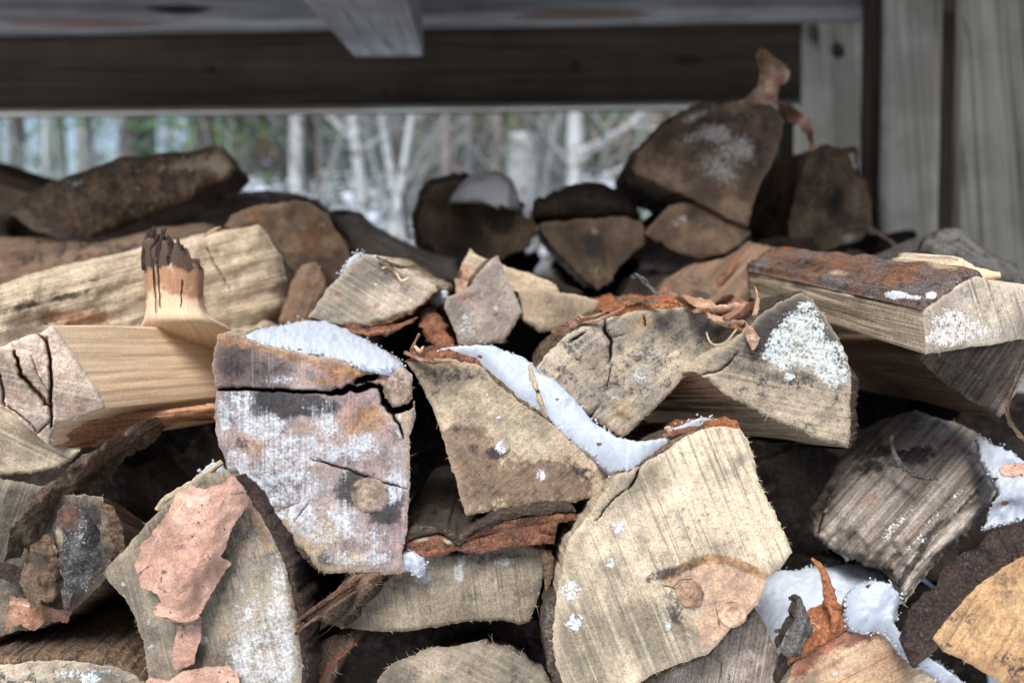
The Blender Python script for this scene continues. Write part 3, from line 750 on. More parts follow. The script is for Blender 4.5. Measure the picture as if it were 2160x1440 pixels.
B = log('split_log', 'wedge log with tan top and rusty brown base, snow along its right shoulder', W_,
    [(858, 764), (890, 760), (950, 758), (1008, 768), (1038, 798), (1070, 826), (1105, 852), (1150, 880), (1196, 922), (1240, 955), (1275, 985), (1300, 1000), (1292, 1040), (1240, 1052), (1180, 1066), (1150, 1060), (1060, 1074), (985, 1088), (968, 1030), (935, 930), (908, 850), (880, 800)],
    .635, [M['tan_brown'], M['side_brown']], back=(0, .33, -.01), step=3.6, rag=3, grain=40, relief=.0015,
    paint=[('rust', 1000, 935, 80, 34, .6), ('rust', 1100, 1020, 170, 60, 1.0), ('rust', 975, 990, 60, 110, .95), ('dark', 1010, 1000, 60, 60, .3), ('dark', 1130, 1040, 90, 20, .3), ('rust', 940, 775, 90, 20, .6), ('rust', 1180, 1010, 60, 40, .45),
           ('pale', 1080, 900, 110, 60, .9, 35), ('pale', 960, 830, 60, 40, .5), ('dark', 950, 790, 110, 18, .55), ('dark', 1050, 955, 26, 16, .75), ('dark', 920, 830, 16, 22, .5), ('dark', 1000, 945, 12, 12, .5), ('dark', 960, 905, 20, 14, .4),
           ('dark', 1120, 870, 60, 16, .4, 35), ('white', 1057, 942, 14, 16, 1.0), ('white', 1142, 1000, 12, 16, 1.0), ('white', 1030, 832, 6, 6, .9), ('white', 1052, 880, 7, 5, .9), ('dark', 1200, 980, 60, 12, .35, 35), ('dark', 1230, 1000, 30, 20, .4)],
    dens=1.2, bark=[(0, 3.2, .006, M['bark_red']), (3.5, 10.5, .0025, M['bark_brown'])], side_amp=.004)

C = log('split_log', 'large pale sawn log end with a knotty pink heart patch', W_,
    [(1300, 1000), (1345, 985), (1400, 952), (1440, 925), (1475, 906), (1520, 898), (1562, 905), (1578, 930), (1590, 975), (1602, 1020), (1622, 1060), (1645, 1100), (1671, 1166), (1645, 1195), (1617, 1222), (1606, 1262), (1570, 1300), (1545, 1318), (1520, 1345), (1490, 1380), (1430, 1400), (1370, 1425), (1330, 1455), (1300, 1520), (1205, 1530), (1188, 1440), (1172, 1400), (1165, 1320), (1180, 1230), (1188, 1170), (1200, 1140), (1232, 1095), (1262, 1055), (1285, 1030)],
    .60, [M['sawn_pale'], M['side_tan']], back=(-.01, .33, -.05), step=3.4, rag=3, grain=-68, relief=.0013,
    paint=[('rust', [(1405, 1222), (1445, 1192), (1500, 1174), (1560, 1186), (1612, 1214)], 10, 1.0), ('pale', 1520, 1240, 85, 55, 1.1, 15), ('pale', 1560, 1290, 60, 70, 1.0), ('pale', 1450, 1215, 50, 20, .8, -10), ('pale', 1500, 1340, 30, 50, .9, -20), ('pale', 1590, 1230, 40, 40, 1.0),
           ('rust', [(1410, 1215), (1470, 1185), (1530, 1182), (1590, 1205)], 8, .62), ('dark', [(1370, 1222), (1430, 1202), (1480, 1180)], 12, .5), ('dark', 1395, 1208, 40, 16, .3), ('dark', 1430, 1300, 18, 70, .5, -20), ('dark', 1520, 1370, 30, 16, .55, 30),
           ('dark', 1380, 1290, 60, 40, .28), ('dark', 1500, 1130, 110, 40, .30, 20), ('dark', 1480, 1060, 60, 30, .2),
           ('white', 1303, 1110, 15, 17, 1.1), ('white', 1288, 1188, 10, 12, 1.1), ('white', 1435, 1100, 6, 6, .9), ('white', 1208, 1245, 22, 16, 1.1, 50), ('white', 1200, 1250, 18, 22, .7), ('white', 1218, 1308, 14, 18, 1.05), ('white', 1205, 1315, 16, 22, .7), ('white', 1410, 1316, 8, 12, 1), ('white', 1462, 1158, 4, 7, .8),
           ('rust', 1190, 1200, 10, 90, .35), ('rust', 1450, 1050, 20, 30, .25)],
    cracks=[([(1350, 985), (1338, 1012), (1325, 1032)], 4.5, .006), ([(1322, 1030), (1290, 1055), (1270, 1080), (1255, 1098)], 3, .004), ([(1400, 1235), (1425, 1242)], 2.5, .002), ([(1508, 1270), (1520, 1330)], 2, .001)],
    dens=1.4, flen=.007, bark=[(4.2, 6.1, .006, M['bark_orange']), (24.3, 27.8, .007, M['bark_dark']), (0, 4.2, .002, M['bark_brown'])])
knot(C, 1452, 1250, 33, .5985, M['knot_dark'], 32, cracks=[([(1425, 1262), (1422, 1242), (1436, 1226), (1462, 1222)], 5, .004), ([(1424, 1260), (1442, 1284), (1462, 1286)], 4, .004)], paint=[('dark', 1470, 1265, 20, 25, .4)])
knot(C, 1545, 1293, 32, .599, M['knot_pink'], 30, cracks=[([(1520, 1290), (1532, 1274), (1552, 1272)], 2.5, .002)], rag=1.2)

D = log('split_log', 'half-round grey-tan log end with a zigzag crack under a crest of curled bark', W_,
    [(1128, 778), (1160, 736), (1200, 702), (1240, 682), (1290, 666), (1340, 655), (1380, 652), (1440, 650), (1490, 668), (1530, 682), (1556, 690), (1545, 710), (1505, 748), (1440, 800), (1385, 858), (1345, 895), (1312, 922), (1282, 905), (1250, 880), (1190, 840), (1130, 800)],
    .70, [M['grey_tan'], M['side_grey']], back=(0, .33, .0), step=3.6, rag=3, grain=36, relief=.0014,
    paint=[('dark', 1230, 740, 40, 30, .4), ('dark', 1190, 800, 50, 40, .3), ('dark', 1515, 685, 22, 18, 1.0), ('dark', 1490, 700, 30, 30, .5), ('dark', 1280, 740, 10, 90, .3), ('dark', 1260, 850, 40, 40, .35), ('dark', 1450, 720, 90, 25, .22), ('dark', 1300, 700, 60, 20, .22),
           ('pale', 1312, 860, 30, 30, .9), ('pale', 1360, 690, 26, 26, .7), ('rust', 1355, 680, 40, 14, .6), ('rust', 1330, 770, 30, 60, .3), ('white', 1352, 795, 22, 20, .62), ('white', 1302, 840, 14, 10, .5), ('white', 1225, 690, 20, 8, .4), ('white', 1285, 800, 8, 8, .6)],
    cracks=[([(1276, 676), (1276, 700), (1290, 718), (1288, 750), (1284, 765)], 6, .007), ([(1290, 770), (1284, 800), (1280, 825)], 3, .004), ([(1290, 712), (1318, 705)], 2.5, .002), ([(1358, 665), (1362, 690)], 4, .004), ([(1262, 858), (1240, 885)], 3, .003), ([(1200, 722), (1235, 700)], 4, .004)],
    dens=.9, bark=[(4, 8.5, .0075, M['bark_orange']), (8.5, 10, .003, M['bark_purple']), (0, 4, .0015, M['bark_brown'])])

E = log('split_log', 'wedge log end crusted with pale blue-green lichen, dark bark down its right edge', W_,
    [(1462, 782), (1490, 752), (1540, 725), (1580, 690), (1610, 655), (1650, 632), (1692, 618), (1715, 632), (1742, 668), (1768, 712), (1788, 752), (1796, 790), (1797, 860), (1790, 944), (1740, 930), (1680, 905), (1620, 880), (1560, 850), (1525, 828), (1495, 800)],
    .675, [M['lichen_face'], M['side_tan']], back=(-.075, .32, -.045), step=3.6, rag=3, grain=-12, relief=.0014,
    paint=[('white', 1690, 690, 55, 42, .95, -30), ('white', 1655, 745, 46, 46, .85), ('white', 1740, 760, 50, 40, .85, 30), ('white', 1762, 790, 36, 40, .7), ('white', 1700, 720, 60, 40, .4), ('white', 1760, 900, 20, 8, .45), ('white', 1775, 740, 20, 20, .5),
           ('white', 1622, 740, 7, 6, 1.2), ('white', 1615, 750, 8, 7, 1.2), ('white', 1662, 796, 8, 8, 1.3), ('white', 1672, 794, 5, 5, 1.3), ('white', 1636, 758, 9, 8, 1.1), ('white', 1740, 870, 18, 5, .5), ('white', 1700, 640, 20, 12, .5),
           ('dark', [(1590, 700), (1660, 645), (1705, 632), (1750, 690), (1785, 770)], 30, .85), ('dark', 1690, 700, 90, 70, .45), ('dark', 1620, 730, 40, 40, .55), ('dark', 1740, 650, 25, 40, .6), ('dark', 1760, 748, 14, 12, 1.3), ('dark', 1770, 860, 25, 60, .3), ('dark', 1650, 800, 90, 30, .4), ('dark', 1560, 760, 50, 25, .35), ('dark', 1700, 800, 60, 20, .3),
           ('pale', 1600, 850, 60, 20, .4), ('rust', 1780, 935, 30, 10, .4)],
    cracks=[([(1476, 792), (1510, 785), (1535, 770), (1556, 744)], 3.5, .004)], dens=1.0,
    bark=[(10.5, 13.2, .0065, M['bark_purple']), (3, 6.5, .003, M['bark_dark'])])

Fq = log('split_log', 'long flat slab with a rusty bark top and a mouldy sawn end facing right', W_,
    [(1948, 655), (1985, 627), (2025, 598), (2060, 583), (2110, 596), (2162, 600), (2210, 620), (2215, 700), (2160, 716), (2050, 732), (1952, 747), (1949, 700)],
    .62, [M['grey_end'], M['side_tan']], back=(-.048, .29, .030), tilt=(.18, 0), step=3.6, rag=1.6, grain=-72,
    paint=[('white', 2010, 690, 52, 32, 1.0, 20), ('white', 1985, 715, 36, 18, .9), ('white', 2080, 700, 40, 22, .62), ('white', 2040, 670, 40, 30, .5), ('dark', 2014, 667, 8, 6, 1), ('rust', 2020, 710, 30, 14, .45), ('pale', 1990, 680, 30, 36, .5), ('dark', 2100, 640, 60, 50, .25)],
    dens=.5, side_amp=.0012, bark=[(0, 3.3, .0055, M['bark_slab'], 1.0, [('white', 1890, 622, 26, 9, 1.2), ('white', 1930, 628, 18, 6, .9), ('white', 1965, 622, 14, 10, .8), ('white', 1650, 600, 20, 8, .7), ('dark', 1700, 560, 70, 20, .6), ('pale', 1770, 575, 26, 8, .8), ('pale', 1990, 560, 40, 12, .8), ('rust', 1850, 580, 160, 20, .5)])], rings=60)
# lighter broken wood along the back edge of the slab's end
log('', '', '', [(2000, 562), (2030, 545), (2062, 566), (2110, 574), (2112, 586), (2075, 592), (2040, 590)], .66, [M['side_fresh'], M['side_tan']], back=(-.02, .06, .004), step=4, rag=2.5, dens=1, part='torn_edge', parent=Fq)
for (x, y, r) in ():
    pass

G = log('split_log', 'grey-brown wedge of split wood hanging under the flat slab at right', W_,
    [(1928, 748), (2000, 738), (2080, 728), (2180, 716), (2182, 760), (2150, 815), (2120, 868), (2108, 880), (2080, 862), (2040, 842), (2000, 812), (1960, 778)],
    lambda x, y: .74-.00028*(np.asarray(x, float)-1928), [M['side_grey'], M['side_brown']], back=(-.02, .30, -.01), step=5, rag=2, grain=55, relief=.003,
    paint=[('rust', 2125, 830, 16, 50, .5, -30), ('white', 2060, 790, 40, 10, .35, 50), ('pale', 2130, 790, 14, 70, .5, 30), ('dark', 2000, 760, 70, 30, .45), ('pale', 2060, 850, 30, 9, .7, 30)], dens=.7)

# --- left: log with the torn branch stub
H = log('split_log', 'pale peeled log with a torn dark-tipped branch stub standing up from it', W_,
    [(-40, 740), (10, 730), (60, 706), (85, 702), (112, 686), (150, 735), (185, 790), (210, 825), (224, 862), (170, 880), (118, 898), (104, 940), (62, 905), (22, 868), (-40, 830)],
    .62, [M['fresh_end'], M['side_fresh']], back=(.085, .27, -.018), tilt=(.15, 0), step=3.5, rag=2, grain=-12, relief=.0016,
    paint=[('rust', 60, 790, 60, 50, .45), ('rust', 160, 860, 50, 25, .4), ('rust', 30, 850, 40, 30, .4), ('dark', 40, 800, 50, 40, .2), ('pale', 160, 790, 40, 60, .5), ('white', 120, 780, 14, 60, .3), ('white', 20, 720, 60, 10, .5), ('rust', 95, 930, 14, 20, .5)],
    cracks=[([(98, 712), (106, 760), (108, 840), (108, 900)], 6, .010), ([(82, 705), (98, 720), (102, 745)], 5, .006), ([(30, 740), (45, 790), (80, 830), (106, 860)], 7, .012), ([(66, 750), (80, 790), (104, 828)], 2.5, .002), ([(10, 850), (50, 880), (80, 912), (104, 890)], 3, .004), ([(0, 790), (8, 830), (6, 860)], 4, .006)],
    dens=1.0, side_amp=.0010, rings=30, taper=1.0)
# lower red-brown strip of the same log
log('', '', '', [(104, 900), (140, 885), (230, 862), (330, 868), (470, 850), (462, 872), (380, 880), (322, 896), (250, 915), (205, 926), (200, 936), (112, 944)],
    lambda x, y: .628+.00030*(np.asarray(x, float)-104), [M['side_orange'], M['side_orange']], back=(.01, .02, -.004), step=5, rag=1.5, grain=5, relief=.002, dens=.5, part='bark_strip', parent=H)
def stub():
    # torn branch stub: a leaning, flaring column with a ragged splintered crown
    V = []; Fc = []; N = 40; cx, cy, d = 366, 715, .735
    prof = [(748, 104, 26), (728, 108, 26), (712, 104, 24), (698, 95, 18), (685, 83, 12), (672, 73, 8), (660, 66, 4), (645, 62, 2), (620, 62, 0), (590, 63, 0), (565, 64, 0), (545, 64, -2), (528, 62, -4), (512, 58, -6), (500, 54, -8)]
    prof = [(y+((730-y) > 0)*0, r, o) for y, r, o in prof]
    rows = len(prof)
    for i, (y, r, o) in enumerate(prof):
        for k in range(N):
            a = 2*math.pi*k/N
            rr = r*(1+.09*nz(math.cos(a)*1.6, math.sin(a)*1.6, i*.12+4)+.05*nz(k*.9, i*.25, 9))
            yy = y
            if i >= rows-5:   # ragged top: columns end at different heights, the right side lower
                side = max(0, math.cos(a))
                lim = 505+62*side**1.4+22*nz(k*.55, 2.2, 5)+16*nz(k*1.9, 1.1, 6)
                yy = max(y, lim); 
            grow = .35 if i < 5 else 1
            px = cx+o+rr*math.cos(a)*(1.12 if (i < 5 and math.cos(a) > 0) else 1); dd = d+rr*math.sin(a)/F*d*.9+max(0, y-676)*.0014
            V.append(P(px, yy, dd))
    for i in range(rows-1):
        for k in range(N):
            a0 = i*N+k; a1 = i*N+(k+1) % N; Fc.append((a0, a1, a1+N, a0+N))
    ctr = len(V); V.append(P(cx-6, 575, d)); 
    for k in range(N): Fc.append(((rows-1)*N+k, (rows-1)*N+(k+1) % N, ctr))
    uv = []
    for f in Fc:
        for i in f:
            if i == ctr: uv.append((.06, .02)); continue
            r_, k = divmod(i, N); uv.append(((730-prof[r_][0])*.0004, k/N*.15))
    dark = np.zeros(len(V)); rust = np.zeros(len(V)); crack = np.zeros(len(V))
    for i in range(len(V)-1):
        r_, k = divmod(i, N); y = prof[r_][0]
        dark[i] = np.clip((585-y)/40+.5*nz(k*.6, r_*.3), 0, 1.2)*1.1; rust[i] = np.clip((650-y)/55+.25*nz(k*.5, y*.02), 0, .95)
    dark[-1] = 1
    o = link_mesh('branch_stub', V, Fc, M['side_fresh'], H, uv, None, {'dark': dark, 'rust': rust})
    # dark splinters crowning the stub
    rng = random.Random(4)
    m = MB()
    for k in range(90):
        a = rng.uniform(0, 2*math.pi); r = rng.uniform(.55, 1.05)*56; side = max(0, math.cos(a))
        x = cx-9+r*math.cos(a); base = 545+48*side**1.3+rng.uniform(-6, 12); h = rng.uniform(14, 66)*(1-.5*side)
        dd = d+r*math.sin(a)/F*d; rad = rng.uniform(.0007, .0026)
        p0 = P(x, base+14, dd); p1 = P(x+rng.uniform(-5, 5), base-h*.5, dd+rng.uniform(-.002, .002)); p2 = P(x+rng.uniform(-9, 9), base-h, dd+rng.uniform(-.004, .003))
        m.tube([p0, (p0+p1)/2, p1, (p1+p2)/2, p2], [rad, rad*1.2, rad*1.1, rad*.9, rad*.5], 6, .7)
    s = link_mesh('splinter_sprays', m.V, m.F, M['bark_purple'], o)
    c = MB()
    for x0, y0, x1, y1 in ((322, 545, 329, 660), (333, 560, 337, 648), (384, 590, 381, 655)):
        pts = [P(x0+(x1-x0)*t+3*nz(t*5, x0), y0+(y1-y0)*t, d-.0215*(1-((x0+(x1-x0)*t-cx)/75)**2)**.5-.0006) for t in np.linspace(0, 1, 9)]
        c.tube(pts, [.0009*(1-t*.6)*(1+.6*nz(t*9, x0)) for t in np.linspace(0, 1, 9)], 6, .5)
    link_mesh('fibre_sprays', c.V, c.F, M['bark_purple'], o)
stub()

I = log('split_log', 'long weathered tan log lying crosswise behind the branch stub', W_,
    [(-60, 612), (0, 600), (60, 578), (130, 560), (220, 540), (300, 522), (360, 508), (430, 492), (500, 482), (545, 474), (572, 505), (596, 545), (604, 590), (600, 650), (560, 700), (480, 730), (300, 740), (100, 740), (-60, 760)],
    lambda x, y: .80+.00030*np.asarray(x, float), [M['side_tan'], M['side_tan']], back=(0, .12, -.01), step=5.5, rag=2.5, grain=14, bulge=.02, bulge_r=60, ridge=.003, rfreq=(12, 90), relief=.003,
    paint=[('rust', 150, 670, 60, 26, .8), ('rust', 210, 670, 30, 20, .6), ('dark', 40, 640, 40, 20, .4), ('dark', 250, 600, 120, 12, .45, -14), ('dark', 120, 630, 90, 10, .5, -14), ('dark', 470, 620, 30, 60, .3), ('white', 30, 605, 60, 12, .4), ('pale', 500, 560, 60, 50, .4)],
    cracks=[([(425, 500), (455, 560), (495, 630)], 3, .003), ([(160, 600), (240, 584)], 2, .001), ([(80, 690), (130, 672)], 2.5, .002)], dens=.5)
ribbon('wood_sliver', 'thin pale sliver lifted from the top of the crosswise tan log', 'splinter', [(428, 500, .905, .003, 0), (445, 487, .90, .003, 20), (465, 478, .90, .002, 40)], M['paper_tan'], curl=.2)

J = log('split_log', 'dull olive log end under the peeled log, cut by the frame at left', W_,
    [(-60, 850), (0, 862), (50, 890), (100, 928), (150, 945), (168, 950), (150, 970), (110, 988), (60, 998), (0, 1004), (-60, 1010)], .64, [M['sawn_pale'], M['side_tan']], back=(-.1, .3, 0), grain=-25, dens=1.2, step=4.5, paint=[('pale', 40, 940, 90, 40, .3)])

K = sheet('bark_strip', 'narrow brown bark strip slanting down from under the peeled log', 'bark strip',
    [(6, 1192), (16, 1150), (22, 1112), (48, 1084), (60, 1052), (112, 1012), (140, 990), (176, 962), (240, 925), (262, 905), (330, 880), (352, 900), (322, 935), (262, 968), (232, 1004), (190, 1030), (176, 1058), (128, 1076), (112, 1108), (88, 1112), (78, 1148), (52, 1158), (44, 1176), (22, 1180)],
    lambda x, y: .60+.00020*np.asarray(x, float), M['bark_brown'], .005, step=4, rag=4, grain=38, rel=.005, curl=lambda x, y: .010*np.cos(((np.asarray(x)+np.asarray(y)*1.25)-1395)/38.),
    paint=[('pale', 50, 1120, 34, 50, .55), ('rust', 230, 955, 110, 30, .5, -35), ('pale', 130, 1030, 70, 12, .45, -38), ('dark', 100, 1100, 50, 10, .6, -40), ('dark', 220, 985, 90, 10, .6, -35)])

Lg = log('split_log', 'sooty grey log end curled round with flaking bark at the left edge', W_,
    [(-60, 985), (0, 1010), (60, 1020), (140, 1040), (215, 1050), (246, 1100), (262, 1160), (240, 1200), (205, 1240), (150, 1290), (90, 1320), (30, 1335), (-60, 1360)],
    .625, [M['olive_face'], M['side_brown']], back=(-.05, .3, -.12), step=5, grain=70, rag=4, relief=.003,
    paint=[('dark', 190, 1090, 60, 60, .7), ('rust', 230, 1120, 30, 60, .6), ('white', 40, 1270, 50, 30, .4)], dens=1.2)
sheet('', '', '', [(48, 1180), (70, 1150), (92, 1128), (104, 1120), (118, 1150), (128, 1190), (132, 1235), (112, 1272), (88, 1266), (66, 1284), (52, 1252), (40, 1222)],
      .600, M['bark_brown'], .004, step=3.6, rag=5, parent=Lg, rel=.007, part='bark', curl=lambda x, y: .012*np.cos((x-95)/32.), paint=[('dark', 85, 1180, 30, 60, .6), ('rust', 60, 1268, 50, 14, .55), ('rust', 122, 1180, 8, 60, .55), ('pale', 118, 1160, 8, 30, .6)])
sheet('', '', '', [(118, 1150), (112, 1110), (122, 1075), (145, 1062), (178, 1078), (205, 1108), (214, 1150), (212, 1200), (196, 1228), (182, 1258), (166, 1232), (152, 1268), (138, 1286), (128, 1255), (134, 1215), (126, 1180)],
      .594, M['bark_char'], .004, step=3.6, rag=5, parent=Lg, rel=.007, part='bark', curl=lambda x, y: .014*np.cos((x-165)/34.)-.004, paint=[('rust', 140, 1090, 34, 34, 1.0), ('white', 170, 1130, 30, 50, .45), ('rust', 200, 1230, 20, 40, .55), ('rust', 150, 1270, 30, 16, .55), ('pale', 126, 1130, 10, 30, .7), ('rust', 126, 1190, 8, 50, .55)])
sheet('', '', '', [(20, 1250), (60, 1262), (100, 1280), (150, 1290), (140, 1312), (100, 1306), (70, 1330), (40, 1318), (10, 1330)], .612, M['paper_brown'], .003, step=4, rag=5, parent=Lg, rel=.004, part='bark_flake')
sheet('', '', '', [(-20, 1190), (10, 1185), (50, 1200), (70, 1225), (62, 1250), (20, 1228), (-20, 1210)], .604, M['bark_purple'], .004, step=4, rag=3, parent=Lg, part='bark')
sheet('', '', '', [(205, 1060), (240, 1065), (258, 1110), (262, 1155), (248, 1190), (232, 1195), (240, 1150), (228, 1100)], .612, M['bark_brown'], .003, step=4, rag=3, parent=Lg, part='bark', paint=[('rust', 215, 1110, 20, 60, .5)])

Mm = log('split_log', 'big log end behind the pink birch bark, white mould down its right side', W_,
    [(216, 1205), (262, 1160), (310, 1100), (370, 1045), (430, 1000), (480, 990), (510, 1020), (545, 1080), (575, 1130), (600, 1190), (618, 1250), (630, 1330), (638, 1400), (640, 1530), (315, 1530), (312, 1420), (300, 1350), (285, 1300), (262, 1262), (235, 1235)],
    .60, [M['olive_face'], M['side_grey']], back=(.0, .33, -.05), step=3.8, grain=-76, rag=2.4, relief=.0015,
    paint=[('white', 590, 1230, 22, 80, .72), ('white', 545, 1330, 60, 90, .72), ('white', 600, 1350, 30, 90, .7), ('white', 520, 1180, 40, 60, .4), ('white', 540, 1420, 90, 60, .65), ('white', 430, 1350, 13, 11, 1.1), ('white', 260, 1232, 6, 5, 1.2), ('white', 315, 1310, 7, 9, .9), ('white', 318, 1365, 9, 12, .7),
           ('rust', [(500, 1020), (570, 1140), (612, 1250), (635, 1400)], 16, .6), ('rust', 520, 1140, 40, 60, .45), ('pale', 540, 1400, 60, 60, .4), ('dark', 500, 1330, 20, 60, .2), ('rust', 245, 1200, 20, 30, .2)],
    dens=.8, bark=[(5.5, 12.8, .006, M['bark_purple'])])
sheet('', '', '', [(402, 1305), (425, 1300), (422, 1340), (415, 1372), (412, 1400), (395, 1405), (370, 1412), (362, 1395), (368, 1360), (372, 1320)], .592, M['paper'], .001, step=4, rag=2.5, parent=Mm, part='bark_flake', paint=[('dark', 385, 1330, 14, 30, .6)], curl=lambda x, y: .002*np.sin(y/30.))
sheet('', '', '', [(300, 1446), (320, 1428), (355, 1436), (380, 1418), (430, 1404), (480, 1402), (500, 1420), (505, 1460), (480, 1500), (320, 1500)], .588, M['paper'], .001, step=4.5, rag=3, parent=Mm, part='bark_flake', paint=[('dark', 480, 1420, 18, 16, .6)], curl=lambda x, y: .004*np.sin(x/28.))

N_ = sheet('birch_bark_sheet', 'pink peeling birch bark sheet hanging below the mouldy square log', 'birch bark',
    [(372, 1040), (402, 1024), (430, 1032), (470, 1020), (488, 1002), (512, 1022), (526, 1052), (510, 1085), (488, 1115), (478, 1150), (466, 1172), (488, 1188), (470, 1215), (452, 1245), (438, 1268), (422, 1292), (405, 1306), (385, 1310), (350, 1300), (326, 1294), (326, 1278), (340, 1270), (332, 1252), (296, 1238), (292, 1220), (305, 1200), (322, 1190), (290, 1208), (282, 1192), (300, 1162), (296, 1150), (318, 1132), (330, 1110), (352, 1082)],
    .588, M['paper'], .0009, rel=.003, curl=lambda x, y: -.014*((np.asarray(x)-400-(1170-np.asarray(y))*.35)/90.)**2+.012+.0009*np.sin((np.asarray(x)*.9+np.asarray(y)*.5)/15.), step=3.4, rag=3.4, grain=60,
    paint=[('dark', 346, 1205, 7, 6, 1.0), ('dark', 340, 1220, 4, 12, .9), ('dark', 345, 1245, 16, 3, .9, 30), ('dark', 433, 1165, 12, 50, .25), ('dark', 440, 1200, 14, 30, .25), ('dark', 418, 1102, 5, 4, 1), ('dark', 505, 1040, 22, 5, .7, -10), ('dark', 362, 1075, 14, 3, .6, 20), ('dark', 398, 1080, 8, 3, .7)])
ribbon('', '', '', [(324, 1290, .583, .006, -20), (345, 1301, .580, .007, -10), (370, 1307, .578, .007, 0), (400, 1306, .579, .006, 10), (418, 1294, .582, .004, 20)], M['paper'], parent=N_, curl=.8, part='rolled_edge')

O = log('split_log', 'olive grey log end with frost tufts under a thick reddish bark roof, lower centre', W_,
    [(722, 1322), (745, 1290), (790, 1252), (830, 1205), (860, 1180), (900, 1166), (960, 1168), (1040, 1152), (1100, 1146), (1150, 1158), (1148, 1200), (1135, 1260), (1118, 1312), (1098, 1318), (1060, 1306), (1000, 1308), (930, 1320), (850, 1332), (780, 1330)],
    .645, [M['olive_face'], M['side_grey']], back=(0, .3, 0), step=3.8, grain=-82, rag=2.2,
    paint=[('dark', 1020, 1170, 110, 20, .55), ('dark', 1090, 1250, 30, 30, .35), ('dark', 910, 1250, 20, 16, .4), ('white', 975, 1180, 26, 12, .62, -40), ('white', 968, 1210, 12, 22, 1.0), ('white', 912, 1246, 12, 8, 1.2), ('white', 1060, 1185, 26, 12, .5), ('white', 812, 1232, 6, 5, 1),
           ('dark', 860, 1215, 60, 30, .4), ('rust', 820, 1220, 50, 26, .5), ('white', 880, 1190, 40, 22, 1.1), ('white', 888, 1215, 22, 18, 1.1)],
    dens=1.0)
def barkroof():
    # a thick curved slab of inner bark lying over log O
    up = [(846, 1150), (880, 1132), (920, 1124), (950, 1136), (966, 1154), (980, 1132), (1020, 1108), (1080, 1092), (1140, 1084), (1178, 1080), (1212, 1082), (1214, 1096), (1178, 1104), (1172, 1126), (1168, 1146), (1120, 1150), (1060, 1156), (1010, 1168), (980, 1166), (964, 1160), (940, 1170), (900, 1178), (860, 1184), (835, 1178)]
    log('', '', '', up, .628, [M['bark_red'], M['bark_dark']], back=(0, .2, 0), step=4, rag=2, grain=12, relief=.003, dens=.6, part='bark', parent=O, cracks=[([(1130, 1100), (1145, 1122), (1168, 1130)], 3, .004), ([(900, 1160), (960, 1150), (1060, 1118), (1150, 1102)], 3, .003)], fmat=M['fibre_dark'],
        paint=[('pale', [(850, 1148), (920, 1128), (960, 1146)], 8, .35), ('rust', 1080, 1125, 90, 12, .5)])
    log('', '', '', [(840, 1120), (880, 1108), (940, 1112), (966, 1130), (990, 1112), (1060, 1080), (1140, 1064), (1200, 1062), (1216, 1078), (1140, 1084), (1070, 1094), (1000, 1120), (968, 1150), (930, 1122), (880, 1132), (848, 1148)],
        .625, [M['bark_dark'], M['bark_dark']], back=(0, .2, 0), step=4.5, rag=3, relief=.003, dens=2.0, flen=.012, part='outer_bark', parent=O, fmat=M['fibre_dark'])
barkroof()
def bundle():
    m = [(625, 1318, .60, 0), (660, 1290, .603, 0), (700, 1262, .61, 0), (740, 1235, .62, 0), (790, 1205, .64, 0)]
    r = log('bark_strips', 'frayed bundle of reddish bark strips jutting left from the olive log', 'bark strips',
        [(626, 1322), (640, 1298), (680, 1268), (720, 1235), (742, 1212), (800, 1206), (806, 1216), (790, 1240), (756, 1270), (728, 1300), (722, 1325), (700, 1318), (682, 1312), (674, 1330), (678, 1306), (655, 1316)],
        .618, [M['bark_brown'], M['bark_dark']], back=(.02, .06, .0), step=4, rag=3, grain=38, relief=.003, dens=2.5, flen=.012, fmat=M['fibre_dark'],
        paint=[('rust', 670, 1296, 50, 18, .7, -38), ('rust', 720, 1250, 60, 14, .6, -38), ('dark', 745, 1262, 14, 50, .6, 30)])
    for k, off in enumerate((0, 9, 18, -7)):
        ribbon('', '', '', [(x-off*.2, y+off-(k % 2)*3, d-.006-k*.001, .0035, 20*k) for x, y, d, _ in m], M['bark_red' if k % 2 else 'bark_brown'], parent=r, curl=.5, part='strip')
bundle()

Pp = log('split_log', 'rounded olive log end with a fuzzy frosted rim at the bottom centre', W_,
    [(775, 1475), (800, 1425), (830, 1398), (880, 1378), (930, 1362), (1000, 1352), (1060, 1366), (1110, 1390), (1150, 1418), (1185, 1470), (1190, 1540), (770, 1540)],
    .615, [M['olive_face'], M['side_grey']], back=(0, .3, -.12), step=4, grain=-28, rag=4, dens=3.2, flen=.007, relief=.002, bulge=.01, bulge_r=60, paint=[('pale', 920, 1420, 90, 30, .4), ('dark', 960, 1420, 60, 30, .25), ('dark', 1110, 1430, 60, 30, .3), ('white', 860, 1380, 60, 10, .35)])

Q = log('split_log', 'fuzzy pinkish brown split log squeezed below the large sawn log', W_,
    [(1330, 1460), (1370, 1428), (1430, 1404), (1500, 1375), (1530, 1335), (1575, 1305), (1590, 1290), (1606, 1300), (1628, 1350), (1645, 1400), (1672, 1530), (1340, 1530)],
    .635, [M['side_grey'], M['side_grey']], back=(0, .3, .01), step=4, grain=80, rag=3, dens=2.2, relief=.0025, paint=[('pale', 1560, 1400, 60, 40, .7), ('rust', 1450, 1410, 60, 14, .3), ('dark', 1560, 1350, 30, 20, .3), ('pale', 1440, 1440, 60, 30, .5)],
    cracks=[([(1520, 1390), (1522, 1440)], 2, .001), ([(1545, 1400), (1535, 1440)], 2, .001)])

